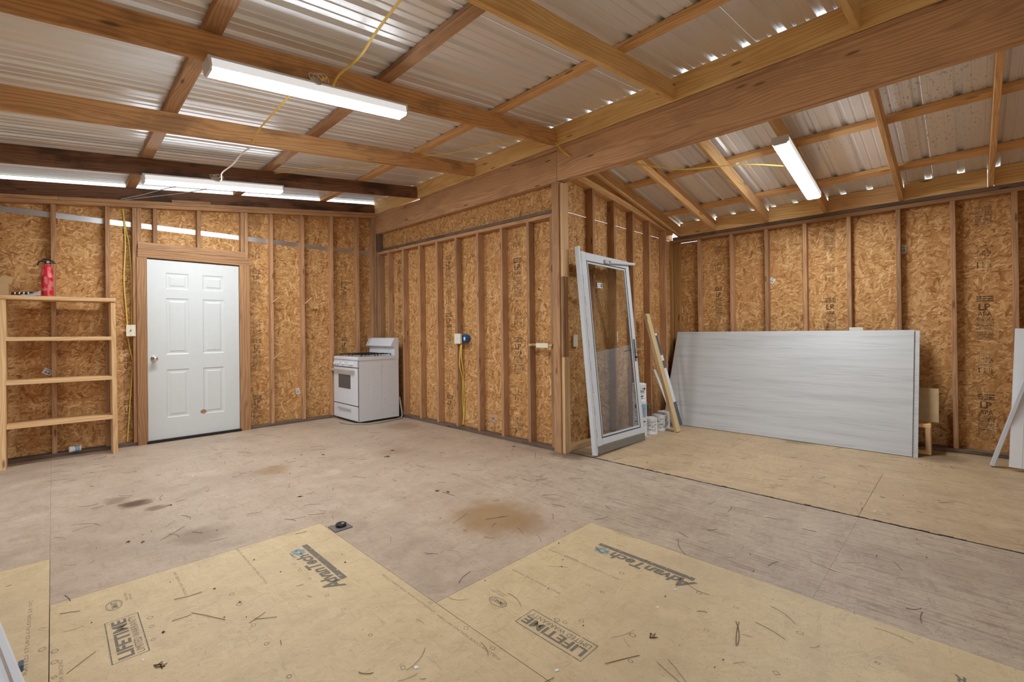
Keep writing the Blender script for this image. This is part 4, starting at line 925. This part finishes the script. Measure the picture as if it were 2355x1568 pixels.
def stamp_grid(o, eu, ev, h, w, parent):
    g = Geo(); o = Vector(o)
    for z in (0, h*.48, h*.97): g.add(quad2(o, eu, ev, 0, w*.95, z, z+.003))
    for k, (a, b) in enumerate((('1', '/'), ('0', '10'), ('16', '24'))):
        x = w*(.06+.32*k)
        g.add(text_fit(a, o+eu*x+ev*(h*.10), eu, ev, w*(.20 if len(a) > 1 else .09), h*.26, .02)); g.add(text_fit(b, o+eu*x+ev*(h*.58), eu, ev, w*(.20 if len(b) > 1 else .09), h*.26, .02))
        g.add(quad2(o, eu, ev, x-.006, x+w*.2, h*.42, h*.42+.004)); g.add(quad2(o, eu, ev, x-.006, x+w*.2, h*.90, h*.90+.004))
    mk('grade_stamp', g, INK_W, parent)
def place(par, org, eu, z0, z1, w, kind, seed=1):
    o = Vector(org)+EZ*z0
    if kind == 'A': stamp_block(o, eu, EZ, z1-z0, w, par, seed)
    else: stamp_grid(o, eu, EZ, z1-z0, w, par)
for y, w, L in ((-.052, .112, (('A', 2.12, 2.33), ('B', 1.725, 1.955), ('A', 1.065, 1.490), ('B', .745, .945), ('A', .150, .568))), (1.150, .102, (('A', 2.05, 2.335), ('B', 1.71, 1.915), ('A', 1.16, 1.545))), (2.365, .090, (('A', 2.20, 2.30), ('B', 1.98, 2.12), ('A', 1.32, 1.765)))):
    for k, (kd, a, b) in enumerate(L): place(wq, (6.1752, y, 0), -EY, a, b, w, kd, k+int(y*50)+9)
for x, w, L in ((1.832, .10, (('A', 2.55, 2.75), ('B', 2.18, 2.36), ('A', 1.60, 2.05), ('B', 1.22, 1.40), ('A', .72, 1.15), ('A', .10, .42))), (3.015, .085, (('B', 2.10, 2.28), ('A', 1.56, 1.98), ('B', 1.22, 1.38), ('A', .80, 1.15))), (.548, .072, (('A', 1.95, 2.38), ('A', 1.50, 1.93), ('B', 1.02, 1.18), ('A', .55, .98), ('A', 2.47, 2.56), ('A', .12, .50)))):
    for k, (kd, a, b) in enumerate(L): place(wl, (x, 6.5652, 0), EX, a, b, w, kd, k+int(x*40)+3)
for y, w, L in ((4.835, .13, (('A', 1.00, 1.46), ('B', 1.56, 1.74), ('A', 1.82, 2.20), ('B', .55, .72), ('A', .10, .40))), (3.590, .13, (('B', 2.12, 2.26), ('A', 1.58, 2.02), ('B', 1.25, 1.46), ('A', .72, 1.14), ('B', .42, .60), ('A', .08, .26))), (6.00, .09, (('A', 1.80, 2.28), ('A', 1.20, 1.62)))):
    for k, (kd, a, b) in enumerate(L): place(wm, (3.6322, y, 0), -EY, a, b, w, kd, k+int(y*30))
for x, w, L in ((4.24, .10, (('A', 1.20, 1.75), ('B', .90, 1.05), ('A', .40, .80))),):
    for k, (kd, a, b) in enumerate(L): place(wr, (x, 2.9492, 0), EX, a, b, w, kd, k+77)
g = Geo(); _c0 = onx(1134, 962, 3.6318); _r0 = random.Random(2)
for k in range(90):
    q = abs(_r0.gauss(0, .045)); w_ = _r0.uniform(0, 6.28); g.add(ring(_c0-EY*(q*math.cos(w_))+EZ*(q*1.2*math.sin(w_)), _r0.uniform(.004, .013), 6, .0039, w_, 1, -EY, EZ))
mk('dust_mark', g, ink('white_dust', srgb(226, 214, 204), .6, 60), wm)
# ---- litter on the floor: dead pine needles, leaf bits and grit nobody could count
rr = random.Random(11); g = Geo()
def needle(x, y, L, a, w, bend=.6):
    c = rr.uniform(-bend, bend); n = 4; pts = []
    for i in range(n+1):
        s = i/n-.5; aa = a+c*s; pts.append(V(x+math.cos(aa)*L*s, y+math.sin(aa)*L*s, .0012+rr.uniform(0, .002)))
    for i in range(n):
        d = (pts[i+1]-pts[i]).normalized(); q = EZ.cross(d)*w
        g.face([pts[i]-q, pts[i]+q, pts[i+1]+q, pts[i+1]-q], [(0, 0)]*4)
        g.face([pts[i]-q, pts[i+1]-q, pts[i+1]+V(0, 0, w*1.4), pts[i]+V(0, 0, w*1.4)], [(0, 0)]*4)
def okp(x, y): return (0 < x < 3.45 and y < 6.1 and not (x > 2.6 and y > 5.5)) or (x > 3.7 and y < 2.4 and x < 5.5)
k = 0
while k < 340:
    x = rr.uniform(-.3, 5.5); y = rr.uniform(.1, 6.2)
    if not okp(x, y): continue
    needle(x, y, rr.uniform(.02, .14)*(1 if rr.random() < .8 else 1.5), rr.uniform(0, 3.14), rr.choice((.0005, .0007, .0010))); k += 1
for k in range(260):
    x = rr.uniform(-.3, 5.5); y = rr.uniform(.1, 6.2)
    if not okp(x, y): continue
    s = rr.uniform(.002, .006); a = rr.uniform(0, 6.28); n = 5
    p = [V(x+s*rr.uniform(.6, 1.3)*math.cos(a+6.28*i/n), y+s*rr.uniform(.5, 1)*math.sin(a+6.28*i/n), .0015) for i in range(n)]
    g.face(p, [(0, 0)]*n); top = V(x, y, .002+s*.7)
    for i in range(n): g.face([p[i], p[(i+1) % n], top], [(0, 0)]*3)
for (px, py, s) in ((893, 1050, .06), (902, 1036, .03), (743, 1046, .03), (690, 1142, .03), (295, 1246, .025), (327, 1247, .022), (391, 1162, .022), (1500, 1464, .030), (372, 1530, .030), (375, 1455, .014), (1005, 1130, .03), (1030, 1132, .028), (1180, 1027, .03)):
    c = fl(px, py)
    for i in range(5): needle(c.x+rr.uniform(-s, s)*.4, c.y+rr.uniform(-s, s)*.4, s*rr.uniform(.5, 1.1), rr.uniform(0, 3.14), .0016)
for (px, py, qx, qy) in ((1100, 1050, 1280, 1000),): pass
for (a, b) in (((400, 1381), (465, 1363)), ((138, 1412), (185, 1405)), ((1845, 1216), (1877, 1224)), ((1390, 1527), (1470, 1507)), ((573, 1434), (610, 1409)), ((395, 1430), (440, 1414)), ((715, 1036), (751, 1033)), ((1690, 1485), (1697, 1430)), ((1702, 1487), (1698, 1430)), ((13, 1350), (27, 1346))):
    A, B = fl(*a), fl(*b); d = B-A; needle((A.x+B.x)/2, (A.y+B.y)/2, d.length, math.atan2(d.y, d.x), .0011, .25)
lit = mk('pine_litter', g, DEBRIS); lit['kind'] = 'stuff'; tag(lit, 'dead pine needles and leaf bits scattered over the subfloor', 'litter')
rr = random.Random(5); g = Geo()
for k in range(60):
    x = rr.uniform(-.3, 5.5); y = rr.uniform(.1, 6.2)
    if not okp(x, y): continue
    s = rr.uniform(.003, .009); a = rr.uniform(0, 6.28); n = 5
    p = [V(x+s*rr.uniform(.5, 1.4)*math.cos(a+6.28*i/n), y+s*rr.uniform(.5, 1.4)*math.sin(a+6.28*i/n), .0015) for i in range(n)]
    g.face(p, [(0, 0)]*n); top = V(x, y, .004)
    for i in range(n): g.face([p[i], p[(i+1) % n], top], [(0, 0)]*3)
chp = mk('paint_flakes', g, WHITEP); chp['kind'] = 'stuff'; tag(chp, 'tiny white paint flakes scattered over the subfloor', 'litter')
# dirt packed in the joint between the old floor and the right-hand floor
g = Geo(); y = 2.80
while y > -1.0:
    L = rr.uniform(.02, .07); w = rr.uniform(.005, .014); h = rr.uniform(.001, .004); x = 3.607+rr.uniform(-.004, .004)
    g.add(bar((x, y, h/2), (x+rr.uniform(-.004, .004), y-L, h/2), w, h, EX, 0)); y -= L*rr.uniform(.6, 1.1)
dj = mk('joint_dirt', g, DARK); dj['kind'] = 'stuff'; tag(dj, 'dark dirt packed along the joint between the two floors', 'dirt')
